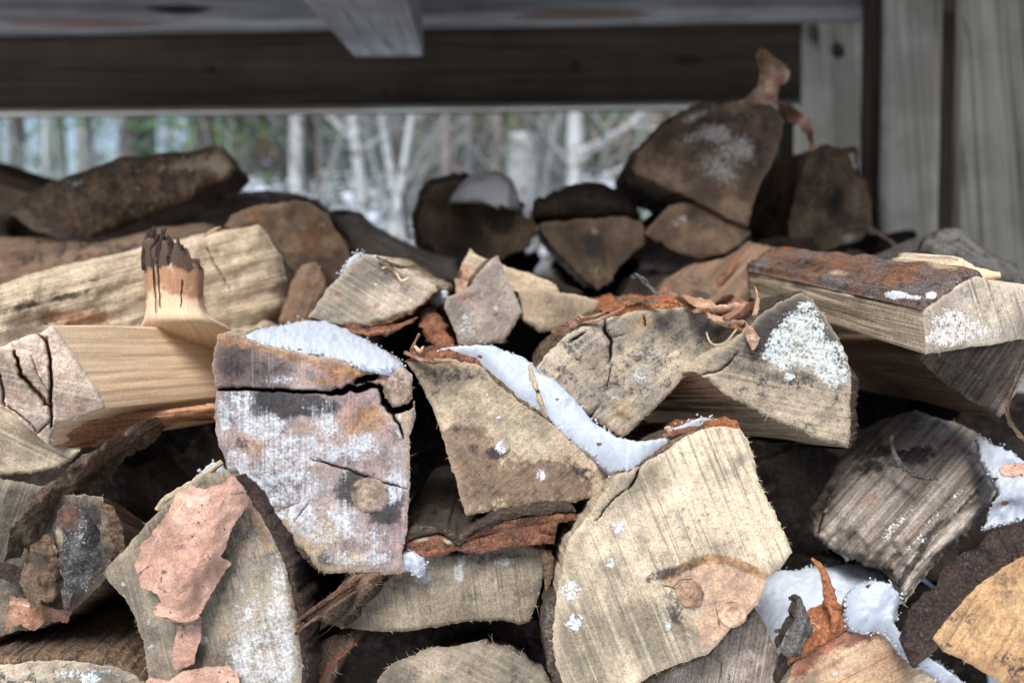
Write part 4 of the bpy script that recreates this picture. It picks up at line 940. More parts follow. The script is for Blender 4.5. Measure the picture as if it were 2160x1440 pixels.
R = log('split_log', 'orange-tan split log with crumbling red bark at its top, lower right', W_,
    [(1668, 1530), (1662, 1440), (1672, 1400), (1690, 1375), (1720, 1350), (1760, 1330), (1800, 1322), (1850, 1320), (1868, 1330), (1905, 1372), (1960, 1410), (2040, 1452), (2060, 1530)],
    .600, [M['red_face'], M['side_tan']], back=(.0, .25, -.16), step=4, grain=28, rag=2.4, relief=.0018, dens=2.0, flen=.005,
    paint=[('rust', [(1670, 1400), (1740, 1350), (1850, 1325)], 26, 1.1), ('rust', 1690, 1410, 40, 30, .5), ('pale', 1950, 1430, 50, 30, .8, 35), ('white', 1760, 1420, 8, 5, 1), ('dark', 1700, 1440, 30, 14, .35)])
log('', '', '', [(1660, 1400), (1668, 1345), (1690, 1300), (1712, 1282), (1735, 1270), (1760, 1262), (1790, 1288), (1802, 1318), (1760, 1345), (1720, 1365), (1690, 1385)], .596, [M['bark_orange'], M['bark_dark']], back=(0, .05, -.05), step=4, rag=3.5, relief=.005, dens=2, part='bark', parent=R, fmat=M['fibre_dark'])
log('', '', '', [(1640, 1370), (1655, 1340), (1676, 1310), (1682, 1262), (1690, 1258), (1702, 1290), (1718, 1330), (1700, 1350), (1690, 1378), (1660, 1385)], .590, [M['bark_grey'], M['bark_dark']], back=(0, .012, 0), step=4, rag=2.5, relief=.004, dens=1.5, part='bark_flake', parent=R, grain=70)

S = log('split_log', 'golden orange sawn log end ringed by thick dark bark in the lower right corner', W_,
    [(1968, 1345), (2000, 1300), (2050, 1245), (2080, 1222), (2115, 1196), (2170, 1165), (2240, 1135), (2330, 1120), (2360, 1300), (2330, 1530), (2220, 1530), (2135, 1455), (2060, 1408), (1990, 1372)],
    .575, [M['orange_face'], M['side_brown']], back=(.2, .3, -.12), step=4, grain=58, rag=2, relief=.0018, dens=1.0, fmat=M['fibre_orange'],
    paint=[('dark', 2130, 1400, 30, 60, .45, -60), ('dark', 2000, 1300, 20, 12, .6), ('dark', 2105, 1250, 40, 16, .35), ('rust', 2150, 1420, 30, 40, .5), ('dark', 1995, 1362, 30, 8, .5)],
    bark=[(13.3, 7.2, .026, M['bark_purple'])])

T = log('split_log', 'weathered grey fibrous log slanting up to the right beside the lower snow patch', W_,
    [(1906, 1278), (1896, 1240), (1880, 1205), (1830, 1195), (1770, 1170), (1720, 1130), (1735, 1080), (1780, 1000), (1830, 930), (1870, 880), (1930, 865), (2010, 890), (2080, 925), (2120, 960), (2110, 1010), (2090, 1062), (2050, 1110), (2000, 1160), (1950, 1215)],
    lambda x, y: .655+.00042*(1275-np.asarray(y, float))-.00005*(np.asarray(x, float)-1900), [M['side_weather'], M['side_grey']], back=(.02, .10, -.02), step=5, rag=3.5, grain=48, bulge=.045, bulge_r=150, relief=.008, ridge=.0035, rfreq=(16, 150), dens=1.6,
    paint=[('pale', [(1905, 1265), (1930, 1205), (1990, 1140), (2060, 1085), (2092, 1050)], 22, 1.1), ('white', 1930, 1140, 30, 60, .34, 40), ('white', 1960, 1050, 60, 20, .3, -40), ('dark', 1850, 960, 90, 60, .6), ('dark', 1960, 960, 60, 40, .5), ('rust', 1990, 930, 50, 20, .5), ('white', 1880, 1120, 60, 14, .5, -48), ('white', 2000, 1060, 60, 10, .5, -42), ('rust', 1840, 1050, 60, 12, .4, -48), ('dark', [(1900, 1230), (1960, 1130), (2060, 1040)], 12, .7), ('rust', 1960, 1010, 50, 8, .5, -40)])

# --- upper small logs
Wt = log('split_log', 'small wedge log end pitted with rusty specks, snow on its left shoulder', W_,
    [(650, 668), (668, 640), (692, 608), (712, 588), (735, 560), (765, 535), (795, 538), (835, 552), (875, 578), (912, 598), (924, 612), (900, 632), (868, 655), (820, 674), (770, 685), (710, 684)],
    .78, [M['grey_end'], M['side_tan']], back=(0, .28, 0), step=3.8, grain=-32, rag=3, relief=.0018, dens=1.4,
    paint=[('rust', 795, 645, 8, 6, 1.2), ('rust', 712, 622, 14, 7, .8), ('rust', 822, 578, 10, 8, .7), ('white', 828, 578, 26, 12, .5, 20), ('white', 838, 600, 12, 10, .5), ('dark', 700, 665, 40, 12, .4), ('white', 792, 600, 5, 4, 1.2), ('pale', 900, 618, 22, 14, .8), ('rust', 902, 630, 12, 12, .7)],
    bark=[(11.5, 15, .004, M['bark_red'])])
Xs = log('split_log', 'star-shaped speckled log end pointing up, upper centre', W_,
    [(972, 735), (958, 700), (938, 650), (942, 626), (975, 618), (996, 600), (1012, 575), (1032, 552), (1050, 538), (1060, 562), (1072, 592), (1086, 622), (1101, 658), (1082, 694), (1064, 720), (1020, 730)],
    .79, [M['speckled_face'], M['side_brown']], back=(-.03, .28, -.01), step=3.8, grain=60, rag=2.2, relief=.002, dens=.7,
    paint=[('white', 985, 700, 30, 30, .55), ('white', 1045, 650, 12, 14, .7), ('white', 1016, 625, 4, 10, 1), ('rust', 975, 625, 30, 10, .7), ('rust', 1045, 662, 9, 7, .9), ('white', 980, 665, 20, 20, .5), ('rust', 1000, 660, 40, 40, .25)])
Ys = log('split_log', 'low tan log end to the right of the star-shaped one', W_,
    [(1092, 614), (1112, 608), (1180, 616), (1230, 624), (1264, 634), (1256, 652), (1222, 678), (1180, 692), (1140, 700), (1105, 676), (1098, 640)],
    .82, [M['tan_brown'], M['side_tan']], back=(-.02, .26, 0), step=4.5, grain=78, rag=2, dens=.8, paint=[('pale', 1150, 650, 50, 30, .4)])
Yb = log('split_log', 'tan split wedge rising behind the star-shaped log end', W_,
    [(962, 622), (960, 590), (975, 555), (992, 524), (1010, 540), (1040, 552), (1080, 566), (1130, 584), (1172, 600), (1180, 616), (1120, 630), (1040, 640)],
    .90, [M['side_tan'], M['side_tan']], back=(0, .2, -.01), step=5, grain=-20, rag=2.5, dens=.8, relief=.003, paint=[('rust', 970, 580, 22, 40, .6), ('dark', 965, 575, 12, 14, .9), ('dark', 1100, 600, 60, 8, .3)])
Fz = log('split_log', 'shaggy brown stick with frayed fibres left of the small wedge log', W_,
    [(590, 680), (600, 640), (618, 590), (640, 560), (668, 552), (684, 580), (690, 610), (665, 650), (650, 685), (620, 700)], .93, [M['side_brown'], M['side_brown']], back=(0, .15, -.02), step=6, grain=70, rag=4, dens=4, flen=.018, fmat=M['fibre_dark'], relief=.004)

# ================================================================== middle and back rows (out of focus)
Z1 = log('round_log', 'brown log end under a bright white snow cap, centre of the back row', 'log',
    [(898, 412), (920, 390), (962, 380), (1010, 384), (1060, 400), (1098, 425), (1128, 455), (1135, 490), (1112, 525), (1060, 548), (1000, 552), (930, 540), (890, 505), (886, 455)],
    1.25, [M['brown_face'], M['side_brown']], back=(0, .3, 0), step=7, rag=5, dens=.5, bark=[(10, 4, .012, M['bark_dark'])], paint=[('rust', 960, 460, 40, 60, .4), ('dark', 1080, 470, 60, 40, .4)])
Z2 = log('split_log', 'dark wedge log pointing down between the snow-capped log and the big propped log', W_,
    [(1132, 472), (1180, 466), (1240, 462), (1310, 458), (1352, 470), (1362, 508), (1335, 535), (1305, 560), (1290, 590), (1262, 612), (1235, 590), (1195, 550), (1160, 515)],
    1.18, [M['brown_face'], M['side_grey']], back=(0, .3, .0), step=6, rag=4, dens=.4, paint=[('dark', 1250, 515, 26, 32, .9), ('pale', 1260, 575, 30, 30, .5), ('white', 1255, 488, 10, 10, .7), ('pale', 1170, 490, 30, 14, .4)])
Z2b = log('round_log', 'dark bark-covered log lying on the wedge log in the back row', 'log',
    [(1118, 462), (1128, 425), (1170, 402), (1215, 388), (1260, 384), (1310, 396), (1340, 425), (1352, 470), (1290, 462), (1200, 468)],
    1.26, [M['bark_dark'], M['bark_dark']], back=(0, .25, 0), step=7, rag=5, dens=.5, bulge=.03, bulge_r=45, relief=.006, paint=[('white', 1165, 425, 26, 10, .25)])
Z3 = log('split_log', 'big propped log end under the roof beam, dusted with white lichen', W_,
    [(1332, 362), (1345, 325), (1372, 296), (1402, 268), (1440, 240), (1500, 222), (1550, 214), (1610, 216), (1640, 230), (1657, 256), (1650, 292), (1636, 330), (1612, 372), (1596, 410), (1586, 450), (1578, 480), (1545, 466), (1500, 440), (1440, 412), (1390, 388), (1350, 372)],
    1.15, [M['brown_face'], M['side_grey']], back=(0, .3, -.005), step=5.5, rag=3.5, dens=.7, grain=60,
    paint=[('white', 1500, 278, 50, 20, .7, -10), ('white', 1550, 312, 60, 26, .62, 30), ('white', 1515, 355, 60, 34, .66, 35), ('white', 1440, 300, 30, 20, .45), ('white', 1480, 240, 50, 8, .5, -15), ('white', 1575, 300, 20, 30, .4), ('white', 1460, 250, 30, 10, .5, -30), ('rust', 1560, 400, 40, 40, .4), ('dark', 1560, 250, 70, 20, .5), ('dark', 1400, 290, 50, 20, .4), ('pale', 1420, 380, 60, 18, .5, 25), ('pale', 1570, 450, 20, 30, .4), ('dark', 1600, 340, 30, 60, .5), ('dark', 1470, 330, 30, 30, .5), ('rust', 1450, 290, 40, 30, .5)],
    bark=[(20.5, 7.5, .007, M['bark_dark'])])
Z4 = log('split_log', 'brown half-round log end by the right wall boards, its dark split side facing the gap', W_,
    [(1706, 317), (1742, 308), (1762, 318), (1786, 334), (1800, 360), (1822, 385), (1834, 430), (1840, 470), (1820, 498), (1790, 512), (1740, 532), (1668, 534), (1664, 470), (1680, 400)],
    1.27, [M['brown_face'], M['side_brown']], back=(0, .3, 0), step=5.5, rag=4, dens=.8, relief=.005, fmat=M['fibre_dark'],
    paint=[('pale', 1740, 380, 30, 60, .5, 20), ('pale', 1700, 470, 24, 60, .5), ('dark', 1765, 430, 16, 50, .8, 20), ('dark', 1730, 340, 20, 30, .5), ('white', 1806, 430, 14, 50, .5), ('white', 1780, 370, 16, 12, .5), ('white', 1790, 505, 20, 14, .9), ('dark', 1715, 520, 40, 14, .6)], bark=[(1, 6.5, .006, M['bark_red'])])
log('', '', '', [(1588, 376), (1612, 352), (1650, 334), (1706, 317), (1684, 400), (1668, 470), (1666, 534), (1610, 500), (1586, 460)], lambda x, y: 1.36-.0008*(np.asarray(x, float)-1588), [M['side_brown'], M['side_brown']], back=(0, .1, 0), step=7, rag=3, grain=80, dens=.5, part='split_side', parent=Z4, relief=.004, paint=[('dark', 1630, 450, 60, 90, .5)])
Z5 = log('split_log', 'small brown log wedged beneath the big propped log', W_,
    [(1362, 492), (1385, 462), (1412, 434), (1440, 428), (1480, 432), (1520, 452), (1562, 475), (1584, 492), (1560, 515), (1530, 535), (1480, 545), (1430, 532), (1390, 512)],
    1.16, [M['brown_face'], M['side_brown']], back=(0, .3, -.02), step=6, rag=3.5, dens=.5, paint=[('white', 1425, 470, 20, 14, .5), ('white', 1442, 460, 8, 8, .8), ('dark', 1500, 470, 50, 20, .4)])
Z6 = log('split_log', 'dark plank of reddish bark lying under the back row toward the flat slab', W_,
    [(1380, 640), (1400, 585), (1450, 560), (1530, 545), (1580, 510), (1640, 525), (1700, 530), (1720, 550), (1640, 590), (1600, 612), (1560, 650), (1480, 665), (1420, 660)],
    lambda x, y: .98+.0005*(660-np.asarray(y, float)), [M['side_brown'], M['side_brown']], back=(0, .2, -.04), step=6, rag=3, grain=45, bulge=.015, bulge_r=40, dens=.6, relief=.004, paint=[('rust', 1620, 550, 60, 20, .6), ('dark', 1470, 610, 60, 30, .6)])
L1 = log('round_log', 'long brown mottled log resting high on the left, pale sawn tip to the right', 'log',
    [(12, 448), (50, 415), (100, 388), (150, 368), (210, 350), (260, 330), (320, 326), (400, 318), (450, 306), (470, 310), (484, 330), (500, 358), (485, 376), (440, 398), (400, 428), (340, 450), (290, 470), (240, 490), (190, 505), (130, 506), (75, 488)],
    lambda x, y: 1.30-.0002*np.asarray(x, float), [M['mottled'], M['side_brown']], back=(0, .12, 0), step=6, rag=3, grain=20, bulge=.022, bulge_r=34, relief=.008, ridge=.003, rfreq=(10, 60), dens=1.2, flen=.02, fmat=M['fibre_dark'],
    paint=[('pale', 478, 345, 26, 50, 1.3), ('pale', 425, 345, 50, 26, .62), ('pale', 350, 350, 50, 16, .45), ('white', 380, 335, 90, 8, .4), ('white', 160, 385, 24, 12, .5), ('white', 290, 400, 12, 16, .35), ('rust', 210, 390, 30, 20, .6), ('rust', 110, 430, 50, 30, .5), ('dark', 230, 450, 120, 30, .5), ('dark', 350, 400, 60, 20, .4)])
L2 = log('round_log', 'dark log at the far left edge sloping down behind the mottled log', 'log',
    [(-80, 330), (-20, 338), (40, 358), (100, 380), (150, 388), (110, 410), (60, 440), (20, 470), (40, 520), (60, 600), (-80, 640)],
    1.5, [M['side_brown'], M['side_brown']], back=(0, .2, 0), step=8, grain=-15, rag=3, bulge=.04, bulge_r=50, dens=.2, ridge=.003, rfreq=(12, 90), relief=.005, paint=[('white', 70, 375, 60, 8, .3, 20)])
L3 = log('round_log', 'pale snow-dusted log lying crosswise behind the mottled log', 'log',
    [(200, 560), (230, 520), (300, 490), (380, 455), (440, 425), (500, 408), (560, 400), (620, 406), (670, 422), (690, 440), (700, 470), (640, 500), (560, 520), (450, 540), (300, 580)],
    1.45, [M['side_grey'], M['side_grey']], back=(0, .15, 0), step=7, grain=18, rag=3, bulge=.04, bulge_r=45, dens=.3, ridge=.003, rfreq=(12, 90), relief=.004, paint=[('white', 570, 410, 110, 14, .5)])
L4 = log('split_log', 'rust brown split log standing between the crosswise tan log and the grey one', W_,
    [(470, 480), (490, 455), (530, 436), (580, 430), (620, 424), (650, 430), (690, 450), (720, 500), (745, 560), (760, 610), (740, 660), (620, 690), (600, 610), (596, 545), (572, 505), (545, 474), (500, 484)],
    1.12, [M['brown_face'], M['side_brown']], back=(0, .25, -.02), step=7, grain=60, rag=4, relief=.004, dens=.4, paint=[('rust', 660, 500, 60, 60, .6), ('rust', 540, 450, 50, 20, .7), ('white', 680, 475, 8, 8, .6), ('dark', 620, 600, 60, 60, .3)])
L5 = log('round_log', 'smooth grey log sloping down to the right toward the snow-capped log', 'log',
    [(690, 446), (725, 440), (760, 446), (785, 475), (830, 498), (880, 520), (920, 535), (960, 545), (970, 600), (900, 620), (800, 600), (740, 560), (710, 500)],
    lambda x, y: 1.32-.0003*(np.asarray(x, float)-690), [M['side_grey'], M['side_grey']], back=(0, .15, -.03), step=6, grain=-25, rag=2.5, bulge=.035, bulge_r=45, dens=.3, ridge=.003, rfreq=(12, 90), relief=.003, paint=[('dark', 720, 450, 30, 12, .7), ('pale', 830, 530, 80, 14, .4, 25)])
L6 = log('split_log', 'dark log in the shadow under the mottled log on the left', W_,
    [(-60, 500), (40, 500), (90, 510), (180, 515), (260, 500), (330, 480), (430, 470), (470, 480), (430, 520), (300, 560), (100, 610), (-60, 640)],
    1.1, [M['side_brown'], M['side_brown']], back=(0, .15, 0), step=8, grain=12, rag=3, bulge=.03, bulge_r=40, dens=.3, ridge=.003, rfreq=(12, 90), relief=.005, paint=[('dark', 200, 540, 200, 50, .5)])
Rg = log('round_log', 'grey rough-barked log at the right edge behind the flat slab', 'log',
    [(1930, 530), (1952, 500), (1985, 484), (2020, 482), (2052, 500), (2090, 530), (2140, 556), (2200, 580), (2220, 640), (2120, 640), (2030, 600), (1960, 570)],
    1.0, [M['bark_grey'], M['bark_grey']], back=(-.02, .2, -.03), step=5.5, grain=-30, rag=4, bulge=.03, bulge_r=40, ridge=.003, rfreq=(12, 90), relief=.005, dens=1.5, fmat=M['fibre_dark'])

# logs deep in the gaps
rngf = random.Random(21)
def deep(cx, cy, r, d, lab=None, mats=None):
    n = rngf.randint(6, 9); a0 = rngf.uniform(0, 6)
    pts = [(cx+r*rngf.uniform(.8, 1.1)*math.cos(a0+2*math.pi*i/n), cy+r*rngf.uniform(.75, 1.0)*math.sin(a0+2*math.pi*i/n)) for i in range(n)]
    log('split_log', lab or 'shade-coloured log end deep in the shadowed gaps of the pile', W_, pts, d, mats or [M['gap_shade_face'], M['gap_shade_side']], back=(0, .3, 0), step=12, rag=6, dens=0, group='logs deep in the dark gaps', rings=5, grain=rngf.uniform(0, 180))
for q_ in ('gap_shade_side', 'gap_shade_face'): M[q_].node_tree.nodes['Principled BSDF'].inputs['Specular IOR Level'].default_value = .02
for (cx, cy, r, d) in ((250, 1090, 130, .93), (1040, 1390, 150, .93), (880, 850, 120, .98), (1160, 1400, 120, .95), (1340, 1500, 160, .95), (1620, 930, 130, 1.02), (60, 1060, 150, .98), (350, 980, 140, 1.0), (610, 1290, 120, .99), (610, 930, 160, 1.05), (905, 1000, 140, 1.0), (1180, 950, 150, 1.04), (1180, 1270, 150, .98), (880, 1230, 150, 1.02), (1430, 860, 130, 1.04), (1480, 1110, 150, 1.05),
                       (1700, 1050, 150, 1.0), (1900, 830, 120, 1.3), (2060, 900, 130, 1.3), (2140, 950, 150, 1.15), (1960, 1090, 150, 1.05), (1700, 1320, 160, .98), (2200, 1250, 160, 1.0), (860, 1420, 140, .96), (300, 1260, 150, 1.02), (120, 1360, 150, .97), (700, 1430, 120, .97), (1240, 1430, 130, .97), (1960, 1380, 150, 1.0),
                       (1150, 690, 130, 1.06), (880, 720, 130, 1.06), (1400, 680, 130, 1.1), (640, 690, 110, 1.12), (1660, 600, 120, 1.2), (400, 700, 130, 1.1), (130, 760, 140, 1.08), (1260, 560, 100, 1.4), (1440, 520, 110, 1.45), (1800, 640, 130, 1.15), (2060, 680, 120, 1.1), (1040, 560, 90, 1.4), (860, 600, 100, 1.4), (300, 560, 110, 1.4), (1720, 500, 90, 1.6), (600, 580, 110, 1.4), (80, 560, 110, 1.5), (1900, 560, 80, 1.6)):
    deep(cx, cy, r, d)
BL = log('split_log', 'log end at the bottom left corner rimmed by a thin pale bark ring', W_,
    [(-80, 1410), (0, 1400), (80, 1392), (160, 1394), (230, 1404), (290, 1425), (330, 1470), (330, 1540), (-80, 1540)], .605, [M['lichen_face'], M['side_grey']], back=(-.02, .32, -.005), step=4.5, grain=20, dens=1,
    paint=[('white', 150, 1420, 120, 16, .5), ('rust', 110, 1416, 20, 10, .6), ('white', 190, 1436, 22, 12, .7)], bark=[(0, 5.5, .004, M['bark_brown'])], side_paint=None)
FL = log('split_log', 'small dark splintered piece leaning in the gap right of the mouldy bottom log', W_,
    [(650, 1470), (655, 1400), (672, 1360), (700, 1338), (740, 1338), (752, 1358), (720, 1385), (700, 1420), (680, 1480)], .64, [M['side_brown'], M['side_brown']], back=(.01, .1, 0), step=5, grain=70, dens=1.5, rag=3, paint=[('rust', [(670, 1450), (700, 1395), (745, 1360)], 7, .8)])

# ================================================================== snow
snow('smooth snow wedge on top of the mouldy square log', [(508, 716), (540, 702), (585, 688), (630, 680), (690, 680), (735, 696), (780, 722), (820, 744), (846, 768), (852, 776), (812, 782), (790, 776), (700, 754), (640, 743), (560, 727)],
     top_plane(640, 747, .622, -.165, .05), step=4.2, H=.008, R=20, lump=.25, rag=1.6)
snow('long snow drift running down the right shoulder of the wedge log', [(900, 748), (940, 736), (1000, 732), (1050, 738), (1100, 755), (1126, 772), (1140, 790), (1180, 812), (1220, 852), (1250, 890), (1300, 925), (1345, 936), (1392, 930), (1430, 914), (1462, 898), (1470, 908), (1445, 926), (1412, 950), (1350, 984), (1306, 998), (1284, 992), (1240, 952), (1200, 922), (1150, 878), (1105, 848), (1062, 818), (1036, 792), (1006, 766), (950, 757)],
     lambda x, y: .628-.030*np.clip((np.asarray(x, float)-1262)/60, 0, 1)+.00018*np.clip((1000-.40*(1300-np.asarray(x, float))-np.asarray(y, float)), -40, 200), step=4.2, H=.013, R=22, lump=.3, rag=2, base=.006, up=(0, -.8, 1))
snow('sunken blue-shaded snow bed right of the large sawn log', [(1560, 1300), (1590, 1260), (1600, 1225), (1640, 1205), (1720, 1198), (1790, 1192), (1850, 1188), (1885, 1210), (1900, 1245), (1880, 1290), (1800, 1330), (1740, 1370), (1660, 1390), (1610, 1340)],
     lambda x, y: .645+.0005*(1390-np.asarray(y, float)), step=4.2, H=.016, R=30, lump=.35, rag=3, base=.01, up=(0, -.8, 1))
snow('crystalline snow lump spilling down between the red-barked log and the orange log end', [(1782, 1262), (1800, 1235), (1840, 1222), (1880, 1232), (1900, 1262), (1890, 1292), (1884, 1320), (1910, 1352), (1950, 1378), (1990, 1405), (2030, 1440), (1990, 1436), (1940, 1402), (1900, 1370), (1872, 1340), (1850, 1325), (1828, 1335), (1815, 1325), (1795, 1322), (1785, 1295)],
     .594, step=4.2, H=.016, R=26, lump=.4, rag=3.5, base=.008, up=(0, -1, .7))
snow('granular snow caught on the dark bark at the right edge', [(2062, 920), (2090, 935), (2130, 955), (2170, 985), (2230, 1020), (2230, 1090), (2150, 1096), (2090, 1112), (2070, 1118), (2085, 1080), (2110, 1040), (2098, 1000), (2075, 965)],
     lambda x, y: .60+.0006*(1118-np.asarray(y, float)), step=4.2, H=.010, R=30, lump=.6, rag=5, base=.006, up=(0, -.8, 1))
snow('thin snow strip on the left shoulder of the small wedge log', [(716, 586), (722, 572), (735, 548), (750, 534), (766, 532), (742, 556), (726, 578)], .785, H=.004, R=10, step=4, rag=1, base=.004, up=(0, -.5, 1))
snow('patch of snow behind the orange bark rim of the large sawn log', [(1404, 918), (1420, 902), (1450, 890), (1480, 882), (1510, 884), (1490, 896), (1455, 912), (1430, 924)], .618, H=.004, R=12, step=4, rag=2, base=.004, up=(0, -.5, 1))
snow('little heap of snow in the gap below the half-round log', [(1318, 912), (1330, 898), (1345, 890), (1362, 896), (1362, 908), (1340, 918)], .86, H=.008, R=10, step=4, rag=2, up=(0, -.5, 1))
snow('pinch of snow between the small wedge log and the star-shaped one', [(905, 630), (920, 615), (945, 612), (942, 632), (922, 642)], .84, H=.004, R=8, step=4, rag=2, up=(0, -.5, 1))
snow('faint snow in the hollow left of the mouldy log base', [(420, 1000), (435, 985), (462, 972), (478, 985), (480, 1010), (455, 1020), (430, 1018)], .66, H=.006, R=12, step=4, rag=3, up=(0, -.5, 1))
snow('snow crumbs between the two dark logs of the back row', [(1104, 436), (1112, 432), (1120, 445), (1114, 460), (1104, 452)], 1.2, H=.006, R=8, step=4, rag=1, up=(0, -.5, 1))
snow('sliver of snow lying left of the dark wedge log', [(1108, 528), (1122, 518), (1134, 516), (1130, 528), (1112, 534)], 1.2, H=.004, R=6, step=3, rag=1, up=(0, -.5, 1))
snow('bluish snow glimpsed under the weathered log', [(1772, 1160), (1776, 1135), (1790, 1128), (1804, 1140), (1806, 1165), (1790, 1176)], .70, H=.006, R=10, step=4, rag=2, up=(0, -.6, 1))
snow('frost tuft clinging beside the lower corner of the mouldy square log', [(832, 1190), (845, 1168), (872, 1160), (895, 1172), (900, 1190), (890, 1215), (872, 1212), (868, 1196), (850, 1202)], .63, H=.006, R=12, step=3.5, rag=4, up=(0, -1, .4), lump=.8)

# ================================================================== bark curls and slivers
def rib(label, pts, mat, curl=.5, cat='bark curl', name='bark_curl', **k): return ribbon(name, label, cat, pts, M[mat], curl=curl, **k)
rib('forked reddish bark curl standing at the tip of the wedge log', [(872, 750, .63, .008, 30), (866, 735, .628, .006, 50), (876, 715, .626, .004, 80), (884, 702, .625, .002, 90)], 'paper_brown', .7)
rib('flat brown bark sliver lying from the wedge log tip over the snow', [(852, 742, .632, .003, 10), (880, 752, .628, .005, 30), (915, 760, .622, .005, 60), (955, 762, .62, .001, 60)], 'paper_brown', .5)
rib('small orange hook of bark above the wedge log tip', [(876, 728, .624, .004, 60), (886, 738, .622, .005, 20), (893, 730, .622, .002, 0)], 'paper_tan', .6)
rib('pale wood splinter stuck upright in the snow drift', [(1118, 768, .618, .002, 0), (1124, 800, .616, .0038, 10), (1138, 840, .615, .0036, 15), (1152, 880, .617, .0018, 20)], 'side_tan', .3, 'splinter', 'wood_sliver')
rib('grey sliver jutting up left above the half-round log', [(1340, 576, .70, .0015, 0), (1360, 594, .70, .005, 10), (1388, 622, .70, .002, 20)], 'bark_grey', .2, 'splinter', 'wood_sliver')
sheet('bark_flake', 'flat brown bark strip along the left of the bark crest', 'bark flake', [(1290, 624), (1335, 626), (1384, 632), (1396, 642), (1340, 640), (1296, 636)], 0.695, M['bark_brown'], .0012, step=3.4, rag=3.5, rel=.004)
sheet('bark_flake', 'orange bark tongue rising at the middle of the bark crest', 'bark flake', [(1390, 604), (1408, 606), (1424, 616), (1446, 630), (1472, 646), (1486, 660), (1456, 656), (1430, 640), (1408, 626)], 0.69, M['paper_brown'], .0012, step=3.4, rag=3.5, rel=.004, grain=-30, curl=lambda x, y: .006*np.sin((np.asarray(x)+y)/14.))
sheet('bark_flake', 'broad pinkish bark curl over the right of the bark crest', 'bark flake', [(1440, 622), (1470, 626), (1498, 630), (1512, 642), (1556, 636), (1590, 648), (1580, 662), (1548, 660), (1516, 664), (1486, 654), (1462, 646)], 0.688, M['paper_tan'], .0012, step=3.4, rag=3.5, rel=.004, curl=lambda x, y: .007*np.cos((np.asarray(y)-645)/9.))
sheet('bark_flake', 'crumpled brown bark sheet folded at the right of the bark crest', 'bark flake', [(1502, 646), (1520, 630), (1546, 624), (1566, 632), (1588, 640), (1600, 660), (1604, 680), (1586, 694), (1570, 680), (1548, 674), (1520, 672)], 0.684, M['paper_brown'], .0012, step=3.4, rag=3.5, rel=.004, curl=lambda x, y: .007*np.sin((np.asarray(x)*.8+y)/10.))
sheet('bark_flake', 'buff bark tongue curling toward the half-round log tip', 'bark flake', [(1488, 658), (1520, 668), (1552, 674), (1572, 676), (1556, 694), (1534, 690), (1512, 678), (1494, 670)], 0.68, M['paper_tan'], .0012, step=3.4, rag=3.5, rel=.004, curl=lambda x, y: .005*np.cos((np.asarray(y)-676)/8.))
sheet('bark_flake', 'orange torn bark strip between the low tan log and the half-round one', 'bark flake', [(1160, 700), (1182, 686), (1212, 676), (1244, 664), (1252, 670), (1226, 686), (1206, 698), (1180, 706)], 0.71, M['paper_brown'], .0012, step=3.4, rag=3.5, rel=.004, curl=lambda x, y: .004*np.sin(np.asarray(x)/13.))
rib('tall thin bark spike at the right end of the bark crest', [(1584, 690, .68, .008, 80), (1590, 660, .68, .008, 70), (1595, 630, .682, .005, 60), (1592, 604, .684, .001, 60)], 'paper_tan', .5)
rib('stack of thin pale bark curls at the left of the half-round log', [(1218, 670, .705, .003, 40), (1232, 678, .70, .004, 50), (1262, 672, .695, .005, 60), (1290, 660, .695, .004, 60), (1318, 646, .70, .002, 60)], 'paper_tan', .9)
rib('second thin curl lying under the pale bark curls', [(1222, 660, .70, .002, 70), (1230, 668, .698, .003, 70), (1262, 662, .695, .003, 70), (1290, 650, .70, .001, 70)], 'paper_tan', .9)
sheet('bark_flake', 'pointed pale bark leaf hanging beside the lichen wedge', 'bark flake', [(1572, 676), (1582, 684), (1592, 698), (1603, 712), (1596, 724), (1588, 735), (1580, 722), (1574, 704)], 0.665, M['paper_tan'], .0012, step=3.4, rag=3.5, rel=.004, curl=lambda x, y: .003*np.cos((np.asarray(x)-586)/8.))
rib('looped fibre dangling at the dark tip of the half-round log', [(1490, 702, .685, .001, 0), (1500, 724, .682, .0012, 0), (1525, 724, .68, .0012, 0), (1545, 705, .68, .0012, 0), (1556, 690, .68, .0006, 0)], 'side_tan', .1, 'fibre', 'wood_fibre', jag=0)
rib('curled rootlet hanging at the right edge under the grey wedge', [(2168, 740, .66, .003, 0), (2150, 790, .655, .003, 20), (2128, 850, .65, .004, 10), (2132, 890, .648, .004, 0), (2160, 925, .645, .004, 0), (2190, 950, .64, .003, 0)], 'bark_brown', .4, 'rootlet', 'rootlet')
rib('arched grey fibre bowing over the weathered log', [(1886, 918, .70, .006, 40), (1884, 940, .695, .006, 20), (1900, 975, .69, .007, 20), (1930, 1000, .685, .006, 30), (1978, 1010, .68, .002, 30)], 'bark_grey', .5, 'bark strip', 'bark_strip')
rib('orange-red bark sliver standing in front of the lower snow', [(1712, 1176, .60, .001, 0), (1738, 1205, .597, .005, 20), (1752, 1260, .592, .009, 10), (1762, 1300, .590, .007, 0), (1758, 1334, .592, .002, 0)], 'bark_orange', .4)
rib('brown fibre tuft on top of the small wedge log', [(795, 540, .775, .004, 60), (820, 552, .77, .006, 50), (850, 562, .77, .004, 30), (880, 560, .775, .0015, 0), (898, 572, .775, .001, 0)], 'bark_brown', .6)
rib('woodworm-like pale shaving curled on the small wedge log', [(806, 566, .776, .0012, 0), (822, 562, .774, .0018, 0), (836, 575, .774, .0018, 0), (846, 592, .774, .0018, 0), (862, 586, .775, .001, 0)], 'side_fresh', .2, 'shaving', 'wood_shaving', jag=0)
